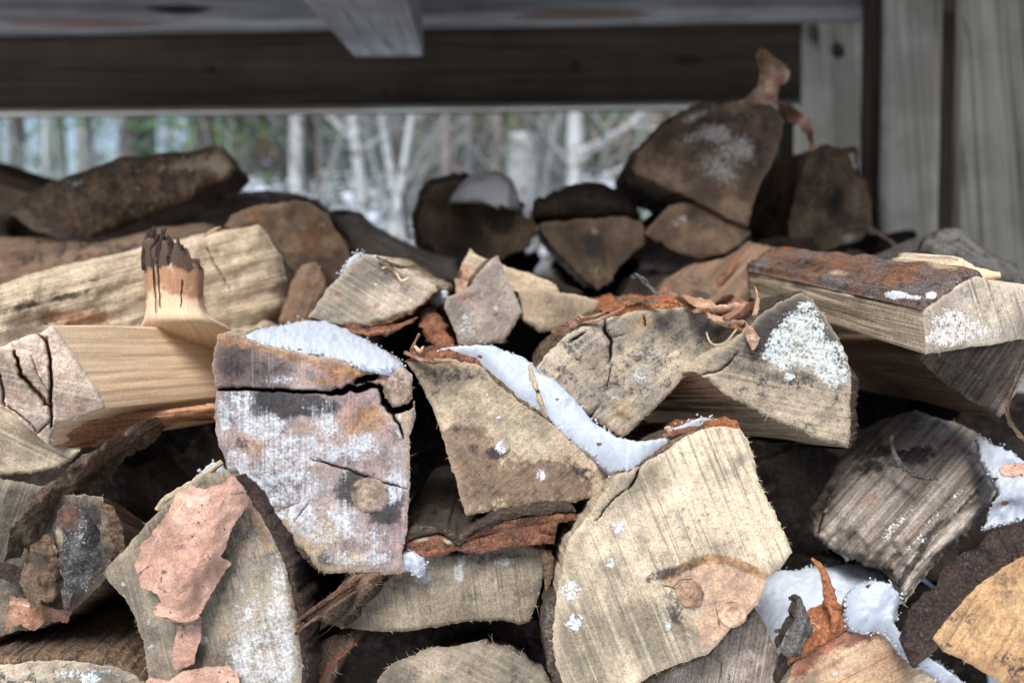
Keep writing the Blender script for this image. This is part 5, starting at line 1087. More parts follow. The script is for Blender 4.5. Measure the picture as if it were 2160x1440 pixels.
sheet('bark_flake', 'broad russet bark scroll standing on the big propped log', 'bark scroll', [(1552, 216), (1580, 200), (1596, 182), (1604, 150), (1596, 118), (1604, 100), (1622, 108), (1640, 122), (1650, 138), (1668, 150), (1664, 170), (1648, 184), (1644, 206), (1632, 220), (1590, 220)], 1.12, M['paper_tan'], .002, step=4.5, rag=5, rel=.012, curl=lambda x, y: .016*np.cos((np.asarray(x)+y*.2-1655)/13.), paint=[('dark', 1640, 130, 20, 24, .8), ('rust', 1645, 160, 14, 50, .9), ('rust', 1606, 125, 8, 30, .8), ('pale', 1600, 196, 16, 22, .9), ('pale', 1625, 145, 12, 10, .7), ('rust', 1625, 205, 16, 14, .7)])
sheet('bark_flake', 'brown bark strip trailing from the big propped log toward the wall', 'bark strip', [(1640, 218), (1665, 222), (1692, 236), (1712, 256), (1716, 285), (1724, 318), (1708, 322), (1702, 290), (1684, 268), (1660, 256), (1650, 240)], 1.16, M['paper_brown'], .002, step=4.5, rag=4, rel=.012, curl=lambda x, y: .014*np.sin((np.asarray(x)+y)/16.))
rib('hooked bark strip above the half-round log by the wall', [(1752, 326, 1.25, .008, 30), (1780, 318, 1.24, .016, 20), (1806, 314, 1.235, .010, 10), (1808, 345, 1.24, .005, 0), (1815, 385, 1.25, .003, 0)], 'bark_brown', .6)
rib('dark bark flap lying beside the foot of the wall boards', [(1800, 480, 1.2, .006, 40), (1830, 478, 1.18, .016, 50), (1870, 498, 1.15, .018, 50), (1900, 524, 1.12, .006, 50)], 'bark_dark', .6)
rib('long reddish bark edge slanting under the back row', [(1500, 620, .99, .010, 20), (1530, 580, 1.0, .012, 20), (1560, 545, 1.02, .010, 20), (1590, 512, 1.05, .003, 20)], 'bark_red', .5)
rib('brown bark leaf beneath the small wedge log', [(700, 690, .76, .006, 60), (760, 694, .755, .014, 65), (820, 690, .755, .014, 60), (880, 668, .76, .004, 50)], 'bark_red', .6)
rib('dark red bark plate left of the star-shaped log', [(900, 648, .80, .016, 20), (915, 680, .79, .028, 20), (930, 710, .785, .026, 20), (950, 738, .78, .010, 20)], 'bark_red', .4)
rib('yellowish stick of wood jutting left from behind the mouldy log', [(470, 975, .645, .006, 20), (430, 1005, .64, .007, 20), (380, 1035, .63, .007, 10), (345, 1058, .625, .008, 0), (330, 1076, .622, .004, 0)], 'side_tan', .6, 'splinter', 'wood_sliver')
rib('buff bark spike hanging at the right of the olive log', [(1150, 1160, .64, .010, 10), (1158, 1190, .638, .010, 10), (1156, 1220, .636, .006, 0), (1152, 1246, .636, .001, 0)], 'bark_brown', .4)
rib('twist of pale fibre beside the orange bark rim', [(1402, 905, .612, .003, 0), (1412, 902, .611, .006, 20), (1418, 915, .611, .003, 40)], 'side_tan', .5, 'splinter', 'wood_sliver')
rib('peach bark chip lying in the snow at the right edge', [(2108, 995, .60, .004, 50), (2135, 988, .597, .014, 60), (2170, 985, .595, .014, 60), (2210, 995, .595, .006, 60)], 'paper', .3, 'bark chip', 'bark_chip')
rib('brown bark scrap in the snow left of the large sawn log rim', [(1402, 918, .61, .004, 30), (1432, 908, .608, .008, 60), (1470, 900, .606, .007, 60), (1500, 888, .608, .003, 60)], 'bark_red', .6)

rib('small orange crumb of bark on the middle of the bark crest', [(1378, 646, .69, .006, 60), (1400, 640, .688, .010, 60), (1425, 640, .688, .006, 60)], 'bark_orange', .5)
rib('narrow russet strip drooping over the dark tip of the half-round log', [(1500, 664, .684, .006, 50), (1530, 672, .682, .010, 60), (1560, 690, .68, .008, 40), (1576, 706, .68, .003, 20)], 'bark_red', .6)

for i_, (x, y, d, r, mt, lab) in enumerate(((702, 694, .80, 7, 'bark_dark', 'dark bark crumb on the snow wedge'), (632, 738, .634, 6, 'bark_dark', 'black bark crumb at the rim of the snow wedge'), (1176, 842, .60, 5, 'bark_brown', 'brown crumb on the snow drift beside the upright splinter'), (1262, 936, .60, 6, 'bark_red', 'reddish crumb low on the snow drift'),
        (1012, 752, .615, 6, 'bark_brown', 'brown chip near the top of the snow drift'), (1668, 1262, .66, 6, 'bark_dark', 'dark chip on the sunken snow bed'), (1832, 1236, .585, 5, 'bark_brown', 'tiny chip on the crystalline snow lump'), (2120, 1060, .60, 8, 'bark_red', 'red-brown chip on the granular snow'), (2100, 1010, .60, 7, 'bark_dark', 'dark chip above the red-brown one on the granular snow'), (1640, 1330, .64, 8, 'bark_brown', 'brown chip at the edge of the sunken snow bed'))):
    a_ = [(x+r*random.uniform(.6, 1.5)*math.cos(t), y+r*random.uniform(.4, .9)*math.sin(t)) for t in np.linspace(0, 6.28, 8, endpoint=False)]
    sheet('wood_chip', lab, 'chip', a_, d, M[mt], .002, step=2.5, rag=1.5, rel=.002)
# ================================================================== woodshed
M['timber_dark'] = mat_timber('dark_timber', (.095, .072, .054), (.058, .045, .035), (.022, .018, .016))
M['timber_blue'] = mat_timber('weathered_timber', (.34, .345, .35), (.20, .20, .20), (.08, .07, .065), 70)
M['timber_grey'] = mat_timber('grey_timber', (.70, .68, .60), (.54, .52, .455), (.17, .15, .12), 170)
M['timber_pale'] = mat_timber('pale_timber', (.76, .74, .66), (.64, .62, .55), (.26, .23, .19), 180)
shed = empty('woodshed', (0, 2.0, 0), 'dark timber woodshed around the pile with its back beam, roof rafter and upright wall boards', 'woodshed')
def board(name, q, thick, mat, along='x', paint=None, nx=60, ny=14, bev=.004, warp=.002):
    """q: four corners (px, py, depth) TL, TR, BR, BL of the face; extruded straight back"""
    q = np.array([[*c] for c in q], float)
    V = []; px = []
    for j in range(ny+1):
        for i in range(nx+1):
            s, t = i/nx, j/ny
            c = (q[0]*(1-s)+q[1]*s)*(1-t)+(q[3]*(1-s)+q[2]*s)*t
            e = (i in (0, nx))+(j in (0, ny))
            V.append(P(c[0], c[1], c[2]+(bev if e else 0)+warp*nz(s*3, t*2, len(name))) ); px.append(c[:2])
    n = len(V); id_ = lambda i, j: j*(nx+1)+i
    F_ = [(id_(i, j), id_(i, j+1), id_(i+1, j+1), id_(i+1, j)) for j in range(ny) for i in range(nx)]
    rim = [id_(i, 0) for i in range(nx)]+[id_(nx, j) for j in range(ny)]+[id_(i, ny) for i in range(nx, 0, -1)]+[id_(0, j) for j in range(ny, 0, -1)]
    V = np.array(V); Vb = V[rim]+np.array([0, thick, 0]); c0 = V.mean(0)
    for k in range(len(rim)): F_.append((rim[k], rim[(k+1) % len(rim)], n+(k+1) % len(rim), n+k))
    F_.append(tuple(n+k for k in range(len(rim)))[::-1])
    A = paint_vals(np.array(px), paint); A = {k: np.concatenate([x, np.zeros(len(rim))]) for k, x in A.items()}
    VV = np.concatenate([V, Vb]); u = (VV[:, 0]-c0[0]) if along == 'x' else (VV[:, 2]-c0[2]); v = (VV[:, 2]-c0[2]) if along == 'x' else (VV[:, 0]-c0[0])
    idx = np.array([i for f in F_ for i in f]); uv = np.stack([u, v+VV[:, 1]-c0[1]], 1)[idx]
    sh = np.zeros(len(VV), bool); sh[rim] = True
    return link_mesh(name, VV, F_, mat, shed, uv, None, A, True, sh)
board('back_beam', [(-500, 66, 2.0), (1690, 50, 2.0), (1690, 209, 2.0), (-500, 231, 2.0)], .045, M['timber_dark'], paint=[('dark', 440, 148, 30, 24, .6), ('dark', 810, 195, 30, 22, .5), ('dark', 1210, 140, 34, 22, .6), ('dark', 1450, 125, 36, 24, .6), ('dark', 1330, 165, 130, 14, .35), ('dark', 380, 190, 90, 12, .3), ('rust', 1230, 150, 60, 20, .4)])
board('lower_batten', [(-500, 233, 1.995), (1690, 211, 1.995), (1690, 222, 1.98), (-500, 244, 1.98)], .06, M['timber_grey'], ny=3)  # pale strip standing in for light caught on the beam's lower edge
board('upper_beam', [(-500, -60, 1.88), (1850, -60, 1.88), (1845, 22, 1.88), (-500, 60, 1.88)], .09, M['timber_blue'], paint=[('rust', 200, 48, 240, 12, .8), ('rust', 1240, 34, 200, 12, .9), ('dark', 380, 20, 90, 14, .8), ('dark', 100, 62, 400, 8, .6), ('dark', 1240, 50, 300, 8, .5)])
def slab3(name, pts_bottom, up, mat, axis_uv=True):
    """prism: bottom quad (4 world points) lifted by vector up"""
    b = np.array(pts_bottom); n = 10; V = []
    for i in range(n+1):
        t = i/n
        a = b[0]*(1-t)+b[3]*t; c = b[1]*(1-t)+b[2]*t
        V += [a, c, c+up, a+up]
    F_ = []
    for i in range(n):
        for k in range(4): a0 = i*4+k; a1 = i*4+(k+1) % 4; F_.append((a0, a1, a1+4, a0+4))
    F_ += [(3, 2, 1, 0), (n*4, n*4+1, n*4+2, n*4+3)]
    V = np.array(V); L = np.linalg.norm(b[3]-b[0]); uvp = []
    for i, v in enumerate(V):
        r, k = divmod(i, 4); uvp.append((r/n*L, [0, .14, .3, .45][k]))
    idx = [i for f in F_ for i in f]
    return link_mesh(name, V, F_, mat, shed, np.array(uvp)[idx], None, None, False)
near = .72
def raf(x0, x1):   # rafter bottom face between far end (d 1.84) and near end
    out = []
    return [P(750+(x0), 120, 1.84), P(890+(x0), 120, 1.84)]
fa_, fb_ = P(750, 120, 1.84), P(892, 118, 1.84)
dv = (P(640, 0, 1.215)-P(750, 120, 1.84)); dv = dv/np.linalg.norm(dv)
for off in (0., -1.35, 1.35):
    o3 = np.array([off, 0, 0]); slab3('rafter', [fa_+o3+dv*1.15, fb_+o3+dv*1.15, fb_+o3, fa_+o3], np.array([0, .02, .14]), M['timber_blue'])
# roof boarding above the rafters, running past the back beam
rz = lambda Y: fa_[2]+.145+(Y-fa_[1])*(-dv[2]/-dv[1] if dv[1] else 0)
def roofq(x0, x1, Y0, Y1):
    s = dv[2]/dv[1]
    return [np.array([x0, Y0, fa_[2]+.15+(Y0-fa_[1])*s]), np.array([x1, Y0, fa_[2]+.15+(Y0-fa_[1])*s]), np.array([x1, Y1, fa_[2]+.15+(Y1-fa_[1])*s]), np.array([x0, Y1, fa_[2]+.15+(Y1-fa_[1])*s])]
for k in range(12):
    Y0 = ROOF_Y+k*.125
    slab3('roof_plank', roofq(-2.2, 1.9, Y0, Y0+.121), np.array([0, 0, .022]), M['timber_dark'])
board('corner_post', [(1640, 30, 2.16), (1700, 30, 2.16), (1700, 900, 2.16), (1640, 900, 2.16)], .05, M['timber_dark'], 'z', nx=6, ny=40)
board('wall_board', [(1684, 24, 2.08), (1834, 24, 2.08), (1826, 900, 2.08), (1676, 900, 2.08)], .028, M['timber_grey'], 'z', nx=14, ny=60, paint=[('dark', 1745, 90, 40, 60, .35), ('dark', 1700, 60, 30, 60, .5), ('dark', 1770, 110, 14, 16, .8)])
board('wall_board', [(1874, -90, 1.82), (1990, -90, 1.82), (1968, 900, 1.82), (1848, 900, 1.82)], .030, M['timber_pale'], 'z', nx=14, ny=60, paint=[('dark', 1876, 168, 5, 5, 1.2)])
board('wall_board', [(2036, -90, 1.58), (2200, -90, 1.58), (2180, 900, 1.58), (2016, 900, 1.58)], .030, M['timber_grey'], 'z', nx=14, ny=60)
board('wall_board', [(2260, -90, 1.40), (2460, -90, 1.40), (2440, 900, 1.40), (2240, 900, 1.40)], .030, M['timber_grey'], 'z', nx=14, ny=60)
board('wall_rail', [(1700, -200, 2.2), (2700, -200, 2.2), (2700, 1000, 2.2), (1700, 1000, 2.2)], .04, M['timber_dark'], 'z', nx=30, ny=30)  # dark backing sheet behind the wall boards, fills their gaps
board('wall_rail', [(1833, -90, 1.84), (1862, -90, 1.84), (1845, 900, 1.84), (1817, 900, 1.84)], .03, M['timber_dark'], 'z', nx=4, ny=30)  # narrow dark strip filling the gap between two wall boards

# ================================================================== ground and forest
def terrain(x, y):
    r = max(0., y-3.0)
    h = .23*r*(1/(1+(r/14)**2)**.5)
    return h+(.12*mn.fractal(Vector((x*.25, y*.25, 3)), 1, 2, 3) if y > 2.6 or y < -2 else 0)
def ground():
    xs = np.concatenate([np.linspace(-400, -30, 12), np.linspace(-28, 28, 113), np.linspace(30, 400, 12)])
    ys = np.concatenate([np.linspace(-400, -12, 12), np.linspace(-10, 40, 101), np.linspace(45, 500, 14)])
    V = [(x, y, terrain(x, y)) for y in ys for x in xs]; nx = len(xs)
    F_ = [(j*nx+i, j*nx+i+1, (j+1)*nx+i+1, (j+1)*nx+i) for j in range(len(ys)-1) for i in range(nx-1)]
    k = NT('forest_floor'); o = k.objco(); n1 = k.noise(o, .9, 5, .65); n2 = k.noise(o, 6, 4, .6)
    c = k.mix(k.ss(n2, .4, .6), (.05, .055, .03), (.10, .075, .045))
    tc = k.n('ShaderNodeNewGeometry'); sp = k.n('ShaderNodeSeparateXYZ'); k.t.links.new(tc.outputs['Position'], sp.inputs[0])
    near_ = k.ss(sp.outputs[1], 2.5, 6, 1, 0)       # the yard in front of the shed is fully snowed in
    c = k.mix(k.math('MAXIMUM', k.ss(k.math('ADD', n1, k.math('MULTIPLY', n2, .3)), .66, .72), near_), c, (.82, .85, .9))
    k.put(k.b.inputs['Base Color'], c)
    o = link_mesh('snowy_ground', V, F_, k.m, None, loc=(0, 0, 0)); setp(o, kind='structure')
ground()
M['birch'] = mat_simple('birch_trunk', (.43, .455, .465), (.32, .34, .345), 3, c3=(.12, .11, .10), lo=.6, hi=.64)
M['grey_trunk'] = mat_simple('grey_trunk', (.24, .25, .255), (.15, .16, .16), 4)
M['pink_trunk'] = mat_simple('pinkish_trunk', (.30, .25, .23), (.22, .18, .17), 4)
M['dark_trunk'] = mat_simple('dark_trunk', (.09, .08, .075), (.05, .045, .04), 5)
M['needles'] = mat_simple('spruce_needles', (.05, .10, .045), (.085, .14, .07), 3)
M['needles_bright'] = mat_simple('bright_needles', (.065, .14, .055), (.10, .18, .08), 3)
M['needles_dark'] = mat_simple('far_needles', (.06, .095, .065), (.095, .135, .095), 1.2, c3=(.26, .30, .29), lo=.52, hi=.6)
M['leaf_gold'] = mat_simple('dry_leaves', (.50, .33, .12), (.42, .24, .08), 9)
rg = random.Random(77)
def at(px, Y):
    """world x of a picture column at distance Y"""
    return (px-1080)/F*Y
TREES = 'trees beyond the woodshed'
def bare_tree(name, label, px, Y, w, mat, lean=0., h=6.5, branches=(), crook=.0, top=None, twigs=10):
    x = at(px, Y); r = w/2/F*Y; z0 = terrain(x, Y)-.05; t = empty(name, (x, Y, z0), label, 'tree', TREES)
    zc = lambda py: CAM[2]+(590-py)/F*Y
    H_ = top if top else h; n = 14; pts = []; rad = []
    for i in range(n):
        s = i/(n-1); z = z0+H_*s
        ref = zc(340)
        pts.append((x+lean*(z-ref)+crook*math.sin(z*2.1+px), Y+.05*math.sin(z+px), z)); rad.append(r*(1.15-.75*s*(0.35 if top else 1))*(1.3 if i == 0 else 1))
    m = MB(); m.tube(pts, rad, 10, .12); link_mesh('trunk', m.V, m.F, mat, t)
    c = MB()
    def limb(p0, dirv, L, r0, depth):
        p = np.array(p0, float); d = np.array(dirv, float); d /= np.linalg.norm(d); ps = [p.copy()]; rs = [r0]; K = 6
        for i in range(K):
            d = d+np.array([rg.gauss(0, .14), rg.gauss(0, .14), rg.gauss(.05, .1)]); d /= np.linalg.norm(d); p = p+d*L/K
            ps.append(p.copy()); rs.append(max(.0015, r0*(1-(i+1)/K*.85)))
            if depth and rg.random() < .75: limb(p, d+np.array([rg.gauss(0, .7), rg.gauss(0, .5), rg.gauss(.2, .5)]), L*.5, rs[-1]*.7, depth-1)
        c.tube(ps, rs, 5)
    for (py, dx, dz, L, rw) in branches:
        z = zc(py); limb((x+lean*(z-zc(340)), Y, z), (dx, rg.uniform(-.2, .2), dz), L, rw, 2)
    if not top:
        for i in range(twigs):
            z = z0+H_*rg.uniform(.18, .98); a = rg.uniform(0, 6.28)
            limb((x+lean*(z-zc(340)), Y, z), (math.cos(a), math.sin(a), rg.uniform(.1, .9)), rg.uniform(.5, 1.3), r*.22+.004, 1)
    if c.V: link_mesh('crown', c.V, c.F, mat, t)
    return t
bare_tree('aspen_tree', 'bluish grey trunk standing alone left of the white leaning birches', 632, 8.5, 30, M['birch'], .01)
bare_tree('birch_tree', 'white birch stem with a slight crook, leftmost of the pale thicket', 752, 7, 22, M['birch'], -.07, crook=.04, branches=[(330, .8, .9, 1.4, .012)])
bare_tree('birch_tree', 'thin pale stem leaning left, second of the pale thicket', 822, 7, 16, M['birch'], -.16, branches=[(420, .6, 1, 1.2, .01)])
bare_tree('birch_tree', 'slim white stem leaning right where two stems cross', 858, 6.6, 15, M['birch'], .16, branches=[(470, -.5, 1, 1.0, .008)])
bare_tree('young_tree', 'straight pinkish grey trunk between the birches and the snow-capped log', 944, 8, 20, M['pink_trunk'], .0, branches=[(300, .8, -.1, 1.0, .012), (330, -.8, -.6, .9, .014), (350, .9, -.5, 1.1, .01)])
bare_tree('young_tree', 'dim grey trunk right of the straight pinkish one', 988, 11, 20, M['grey_trunk'], .0)
bare_tree('young_tree', 'thin pink-brown trunk behind the snow cap', 1048, 8, 15, M['pink_trunk'], .02)
bare_tree('tree_stump', 'tall pale broken trunk with a jagged top', 1102, 9, 66, M['birch'], 0, top=(CAM[2]+(590-290)/F*9)-terrain(at(1102, 9), 9)+.05)
bare_tree('birch_tree', 'thick white birch trunk with limbs reaching up to the right', 1212, 7.5, 34, M['birch'], .0, branches=[(330, 1, .42, 1.6, .032), (400, 1, .35, 1.4, .018), (370, -.6, .8, 1.0, .012), (345, 1, .8, 1.2, .012)])
bare_tree('young_tree', 'wavy thin grey stem left of the thick white birch', 1158, 7.5, 13, M['grey_trunk'], .1, crook=.06)
bare_tree('young_tree', 'slender brown sapling right of the bluish grey trunk', 680, 9, 11, M['pink_trunk'], .0)
bare_tree('young_tree', 'thin slanting grey stem near the white snow bush', 712, 6.5, 10, M['grey_trunk'], .35)
bare_tree('pine_tree', 'dark trunk behind the mottled log on the left', 312, 12, 52, M['dark_trunk'], .0)
bare_tree('pine_tree', 'dark trunk at the far left of the opening', 52, 12, 26, M['dark_trunk'], .01)
bare_tree('pine_tree', 'grey trunk between the two bright sky gaps on the left', 188, 11, 34, M['grey_trunk'], .0)
bare_tree('pine_tree', 'dark trunk just left of the bluish grey trunk', 596, 13, 30, M['dark_trunk'], .0)
bare_tree('young_tree', 'grey sapling rising behind the tip of the mottled log', 520, 9, 10, M['grey_trunk'], .1)
bare_tree('young_tree', 'pale sapling by the left beam end', 100, 7, 10, M['birch'], .06)
bare_tree('young_tree', 'grey leaning sapling between the far left trunks', 140, 8, 9, M['grey_trunk'], -.1)
for i, (px, Y, ln) in enumerate(((905, 7.2, .45), (790, 8, -.25), (1000, 7.5, .5), (1135, 8.2, -.3), (1270, 8, .2), (1330, 7, .35), (250, 8.5, .2), (1390, 8.5, -.2), (1450, 8, .1))):
    bare_tree('bare_sapling', 'thin bare grey sapling in the brushwood behind the pile', px, Y, 8, M['grey_trunk'], ln, h=4.5, twigs=14)['group'] = 'bare saplings in the brushwood'
def needle_branch(c, p0, d, L, size, dens):
    p = np.array(p0, float); d = np.array(d, float); d /= np.linalg.norm(d); K = int(dens)
    for i in range(K):
        s = (i+rg.random())/K; q = p+d*L*s+np.array([0, 0, -.25*L*s*s]); wd = L*.28*(1-s*.7)
        q = q+np.array([rg.uniform(-1, 1)*wd*abs(d[1])+rg.gauss(0, .02), rg.uniform(-1, 1)*wd*abs(d[0])+rg.gauss(0, .02), rg.gauss(0, .02)])
        a = np.array([rg.gauss(0, 1), rg.gauss(0, 1), rg.gauss(-.2, .5)]); a /= np.linalg.norm(a); b = np.cross(a, [rg.gauss(0, 1) for _ in range(3)]); b /= np.linalg.norm(b)+1e-6
        sz = size*rg.uniform(.6, 1.4); o = len(c.V)
        c.V += [q-a*sz-b*sz*.28, q+a*sz-b*sz*.2, q+a*sz*1.1+b*sz*.2, q-a*sz*.8+b*sz*.28]; c.F.append((o, o+1, o+2, o+3))
def spruce(label, px, Y, h, mat, zlow=.3, size=.05, dens=26, wd=1.5, nb=64, lx=None):
    x = at(px, Y); z0 = terrain(x, Y)-.05; t = empty('spruce_tree', (x, Y, z0), label, 'tree', TREES)
    m = MB(); m.tube([(x, Y, z0+h*s) for s in np.linspace(0, 1, 8)], [.12*(1.05-s) for s in np.linspace(0, 1, 8)], 8, .1); link_mesh('trunk', m.V, m.F, M['dark_trunk'], t)
    c = MB()
    for i in range(nb):
        s = zlow/h+(1-zlow/h)*(i/nb); a = i*2.4+rg.uniform(-.3, .3); L = wd*(1-s)**.8*rg.uniform(.6, 1.15)+.1
        needle_branch(c, (x, Y, z0+h*s), (math.cos(a), math.sin(a), .1), L, size, dens)
    link_mesh('crown', c.V, c.F, mat, t, smooth=False)
sp = [('spruce rising between the mottled log tip and the bluish grey trunk', 520, 10.5, 7, 'needles', .2), ('low spruce behind the crossing birch stems', 845, 11, 7, 'needles', .2), ('spruce close behind the straight pinkish trunk', 965, 11, 8, 'needles_bright', .2), ('spruce just beyond the tall broken trunk', 1115, 11.5, 8, 'needles', .2), ('spruce standing right behind the thick white birch limbs', 1250, 11, 7, 'needles', .2), ('bright green spruce bough tree behind the bright gaps on the left', 285, 9.5, 6, 'needles_bright', .8), ('green spruce with a drooping bough over the mottled log tip', 440, 8.5, 5, 'needles_bright', 1.0),
      ('spruce filling the space left of the birches', 660, 14, 9, 'needles', .3), ('deep green spruce between the two crossing stems', 900, 15, 9, 'needles', .3), ('spruce behind the straight pinkish trunk', 1010, 13, 9, 'needles', .3),
      ('spruce behind the thick white birch', 1170, 14, 8, 'needles_bright', .3), ('green spruce touching the big propped log outline', 1390, 10, 7, 'needles_bright', .3), ('spruce behind the brushwood right of the broken trunk', 1300, 14, 9, 'needles', .3), ('small spruce behind the dark trunk on the left', 560, 12, 7, 'needles', .4), ('spruce seen past the first wall board', 1640, 9, 6, 'needles_bright', .3)]
for l, px, Y, h, mt, zl in sp: spruce(l, px, Y, h, M[mt], zl)
def far_wood():
    c = MB(); r2 = random.Random(5)
    for i in range(FARN):
        px = r2.uniform(-900, 2600); Y = r2.uniform(17, 26)
        x = at(px, Y); z = terrain(x, Y)+abs(r2.gauss(0, 2.2))+r2.uniform(0, 2)
        if px < 430 and z > CAM[2]+(590-470)/F*Y and (nz(px*.012, z*.6, 4) > -.38 or px < 0): continue
        if 430 < px and z > CAM[2]+(590-330)/F*Y and nz(px*.02, z*1.1, 9) > .40: continue
        q = np.array([x, Y, z]); a = np.array([r2.gauss(0, 1), r2.gauss(0, .4), r2.gauss(0, .6)]); a /= np.linalg.norm(a); b = np.cross(a, [r2.gauss(0, 1) for _ in range(3)]); b /= np.linalg.norm(b)
        sz = r2.uniform(.05, .16); o = len(c.V); c.V += [q-a*sz-b*sz*.4, q+a*sz-b*sz*.4, q+a*sz+b*sz*.4, q-a*sz+b*sz*.4]; c.F.append((o, o+1, o+2, o+3))
    for i in range(9000):     # unseen ring of foliage added behind the camera to cut low sky light
        an = r2.uniform(math.pi*1.02, math.pi*1.98); rr = r2.uniform(10, 16); q = np.array([rr*math.cos(an), rr*math.sin(an), abs(r2.gauss(0, 3.2))]); a = np.array([r2.gauss(0, 1), r2.gauss(0, 1), r2.gauss(0, .6)]); a /= np.linalg.norm(a); b = np.cross(a, [r2.gauss(0, 1) for _ in range(3)]); b /= np.linalg.norm(b)
        sz = r2.uniform(.2, .4); o = len(c.V); c.V += [q-a*sz-b*sz*.4, q+a*sz-b*sz*.4, q+a*sz+b*sz*.4, q-a*sz+b*sz*.4]; c.F.append((o, o+1, o+2, o+3))
    for i in range(130):
        px = r2.uniform(-900, 2600); Y = r2.uniform(16, 25); x = at(px, Y); z = terrain(x, Y)
        c.tube([(x, Y, z-.1), (x+r2.uniform(-.3, .3), Y, z+4), (x+r2.uniform(-.5, .5), Y, z+9)], [.09, .07, .03], 6)
    o = link_mesh('far_forest', c.V, c.F, M['needles_dark'], None, smooth=False); setp(o, 'mass of far forest behind the clearing, plus an unseen ring added behind the camera', 'forest', kind='stuff')
far_wood()
def twigs_brush():
    c = MB(); r2 = random.Random(8)
    for i in range(420):
        px = r2.uniform(450, 1700) if i > 130 else r2.uniform(-200, 500); Y = r2.uniform(6.5, 13); x = at(px, Y); z = terrain(x, Y)
        a = r2.gauss(0, .6); L = r2.uniform(.7, 2.4); d = np.array([math.sin(a), r2.gauss(0, .2), abs(math.cos(a))]); p = np.array([x, Y, z+r2.uniform(0, .9)]); ps = [p.copy()]
        for k in range(5): d = d+np.array([r2.gauss(0, .15), 0, r2.gauss(0, .1)]); p = p+d*L/5; ps.append(p.copy())
        rr = r2.uniform(.004, .010); c.tube(ps, [rr*(1-.13*k) for k in range(6)], 4)
    o = link_mesh('undergrowth', c.V, c.F, M['grey_trunk'], None); setp(o, 'tangle of bare grey twigs between the trees', 'undergrowth', kind='stuff')
    c = MB()
    for i in range(900):     # dry golden leaves still hanging
        cl = r2.choice([(1400, 245), (1370, 270), (1440, 320), (1290, 300), (425, 295), (1040, 240), (540, 300), (1420, 240), (1340, 380)]); px = r2.gauss(cl[0], 34); py = r2.gauss(cl[1], 26); Y = r2.uniform(8, 11)
        q = P(px, py, Y); a = np.array([r2.gauss(0, 1) for _ in range(3)]); a /= np.linalg.norm(a); b = np.cross(a, [r2.gauss(0, 1) for _ in range(3)]); b /= np.linalg.norm(b); sz = .022; o = len(c.V)
        c.V += [q-a*sz, q-b*sz*.6, q+a*sz, q+b*sz*.6]; c.F.append((o, o+1, o+2, o+3))
    o = link_mesh('dry_leaves', c.V, c.F, M['leaf_gold'], None, smooth=False); setp(o, 'scattered golden leaves still hanging in the thicket', 'leaves', kind='stuff')
twigs_brush()
def snow_mound(label, px, py, Y, w, h):
    x = at(px, Y); z = CAM[2]+(590-py)/F*Y; V = []; F_ = []; n, m = 20, 8
    for j in range(m+1):
        for i in range(n):
            a = 2*math.pi*i/n; t = j/m*math.pi/2; rr = math.cos(t)*(1+.25*nz(math.cos(a)*2, math.sin(a)*2, px)); 
            V.append((x+w*rr*math.cos(a), Y+w*.7*rr*math.sin(a), z-h*.2+h*math.sin(t)*(1+.2*nz(a, j*.4, px))))
    for j in range(m):
        for i in range(n): a0 = j*n+i; a1 = j*n+(i+1) % n; F_.append((a0, a1, a1+n, a0+n))
    F_.append(tuple(range(n))[::-1])
    o = link_mesh('snow_mound', V, F_, M['snow'], None); setp(o, label, 'snow mound', 'snow mounds in the clearing')
for lab, cx, cy, Y, w, h, n in (('snow mound behind the tip of the mottled log', 555, 405, 8, .16, .10, 1), ('snow-laden low bush left of the crossing birch stems', 740, 415, 7.5, .09, .09, 1),
                                ('snow mound right of the thick white birch', 1290, 392, 8, .2, .10, 1), ('low snow bank between the white birch and the dark barked log', 1225, 390, 9, .16, .08, 1), ('small snow clump low between the birch stems', 790, 455, 6.5, .05, .06, 1)):
    snow_mound(lab, cx, cy+6, Y, w*.75, h*.7)
def snow_cap():
    V = []; F_ = []; n, m = 44, 14; c0 = P(1046, 424, 1.262)
    for j in range(m+1):
        for i in range(n):
            a = 2*math.pi*i/n; t = j/m*math.pi/2; ca, sa = math.cos(a), math.sin(a)
            rr = math.cos(t)**.8*(1+.18*nz(ca*2, sa*2, 3)+.06*nz(ca*9, sa*9, j*.3)); x = ca*rr*(.034 if ca > 0 else .070)
            hh = .036*(1-.62*min(1, max(0, -x)/.07))
            V.append(c0+np.array([x, sa*rr*.06+.006, -.014*(1-math.sin(t))*(1+.8*nz(ca*6, sa*6, 8))+hh*math.sin(t)*(1+.35*nz(ca*3, sa*3, j*.18))+(.012 if x < -.03 else .012*max(0, -x)/.03)]))
    for j in range(m):
        for i in range(n): a0 = j*n+i; a1 = j*n+(i+1) % n; F_.append((a0, a1, a1+n, a0+n))
    F_.append(tuple(range(n))[::-1])
    o = link_mesh('snow_patch', V, F_, M['snow_backlit'], None, loc=tuple(c0)); setp(o, 'rounded bright snow cap on the brown log of the back row', 'snow patch')
snow_cap()
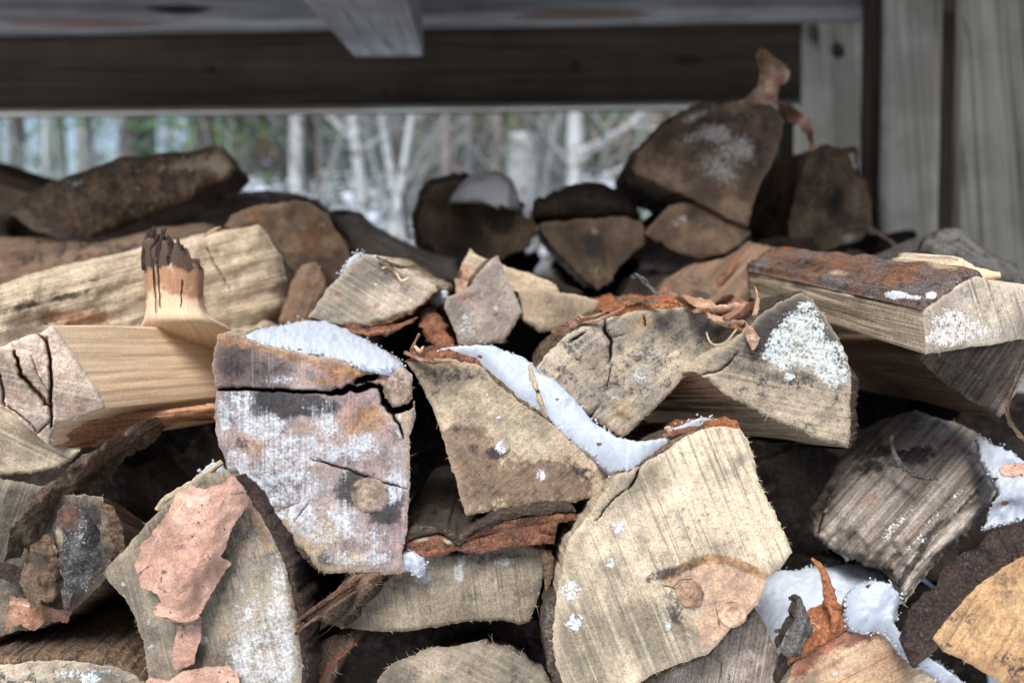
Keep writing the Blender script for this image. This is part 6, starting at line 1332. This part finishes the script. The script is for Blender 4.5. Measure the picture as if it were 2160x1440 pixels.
def snow_bits():
    c = MB(); r2 = random.Random(3)
    for i in range(420):
        cl = r2.choice([(560, 400, 50, 22), (745, 400, 42, 34), (745, 430, 36, 30), (1290, 385, 60, 14), (790, 455, 20, 24), (620, 415, 40, 16), (520, 395, 30, 16)])
        q = P(r2.gauss(cl[0], cl[2]), r2.gauss(cl[1], cl[3]), r2.uniform(6.5, 9)); s = r2.uniform(.012, .035)
        o = len(c.V); c.V += [q+np.array([s, 0, 0]), q+np.array([0, s, 0]), q-np.array([s, 0, 0]), q-np.array([0, s, 0]), q+np.array([0, 0, s*.7]), q-np.array([0, 0, s*.3])]
        for k in range(4): c.F += [(o+k, o+(k+1) % 4, o+4), (o+(k+1) % 4, o+k, o+5)]
    o = link_mesh('snow_on_twigs', c.V, c.F, M['snow'], None); setp(o, 'clumps of snow caught in the low twigs behind the pile', 'snow', kind='stuff')
snow_bits()

# ================================================================== light, sky, camera
w = bpy.data.worlds.new('World'); SC.world = w; w.use_nodes = True
nt = w.node_tree; bg = nt.nodes['Background']; sky = nt.nodes.new('ShaderNodeTexSky'); sky.sky_type = 'NISHITA'; sky.sun_disc = False
sky.sun_elevation = math.radians(SUN_EL); sky.sun_rotation = math.radians(SUN_AZ); sky.air_density = 1.0; sky.dust_density = 2.0
nt.links.new(sky.outputs[0], bg.inputs[0]); bg.inputs[1].default_value = SKY_S
L = bpy.data.lights.new('sun', 'SUN'); L.energy = SUN_S; L.angle = math.radians(SUN_ANG); L.color = (1.0, .985, .96)
so = bpy.data.objects.new('sun', L); COL.objects.link(so)
el, az = math.radians(SUN_EL), math.radians(SUN_AZ)
sd = Vector((math.sin(az)*math.cos(el), math.cos(az)*math.cos(el), math.sin(el)))
so.rotation_euler = sd.to_track_quat('Z', 'Y').to_euler(); so.location = sd*5+Vector((0, 0, 2))
cd = bpy.data.cameras.new('camera'); cam = bpy.data.objects.new('camera', cd); COL.objects.link(cam)
cam.location = CAM.tolist(); cam.rotation_euler = (math.pi/2-PITCH, 0, 0)
cd.sensor_width = 36; cd.sensor_fit = 'HORIZONTAL'; cd.lens = 31.0; cd.clip_end = 2000; cd.clip_start = .02
cd.dof.use_dof = True; cd.dof.focus_distance = .625; cd.dof.aperture_fstop = 4.2
SC.camera = cam
SC.view_settings.view_transform = 'Standard'; SC.view_settings.look = 'None'; SC.view_settings.gamma = 1; SC.view_settings.exposure = EXPO
SC.cycles.use_denoising = True; SC.cycles.max_bounces = 6; SC.cycles.diffuse_bounces = 4
try: SC.cycles.denoiser = 'OPENIMAGEDENOISE'
except Exception: pass
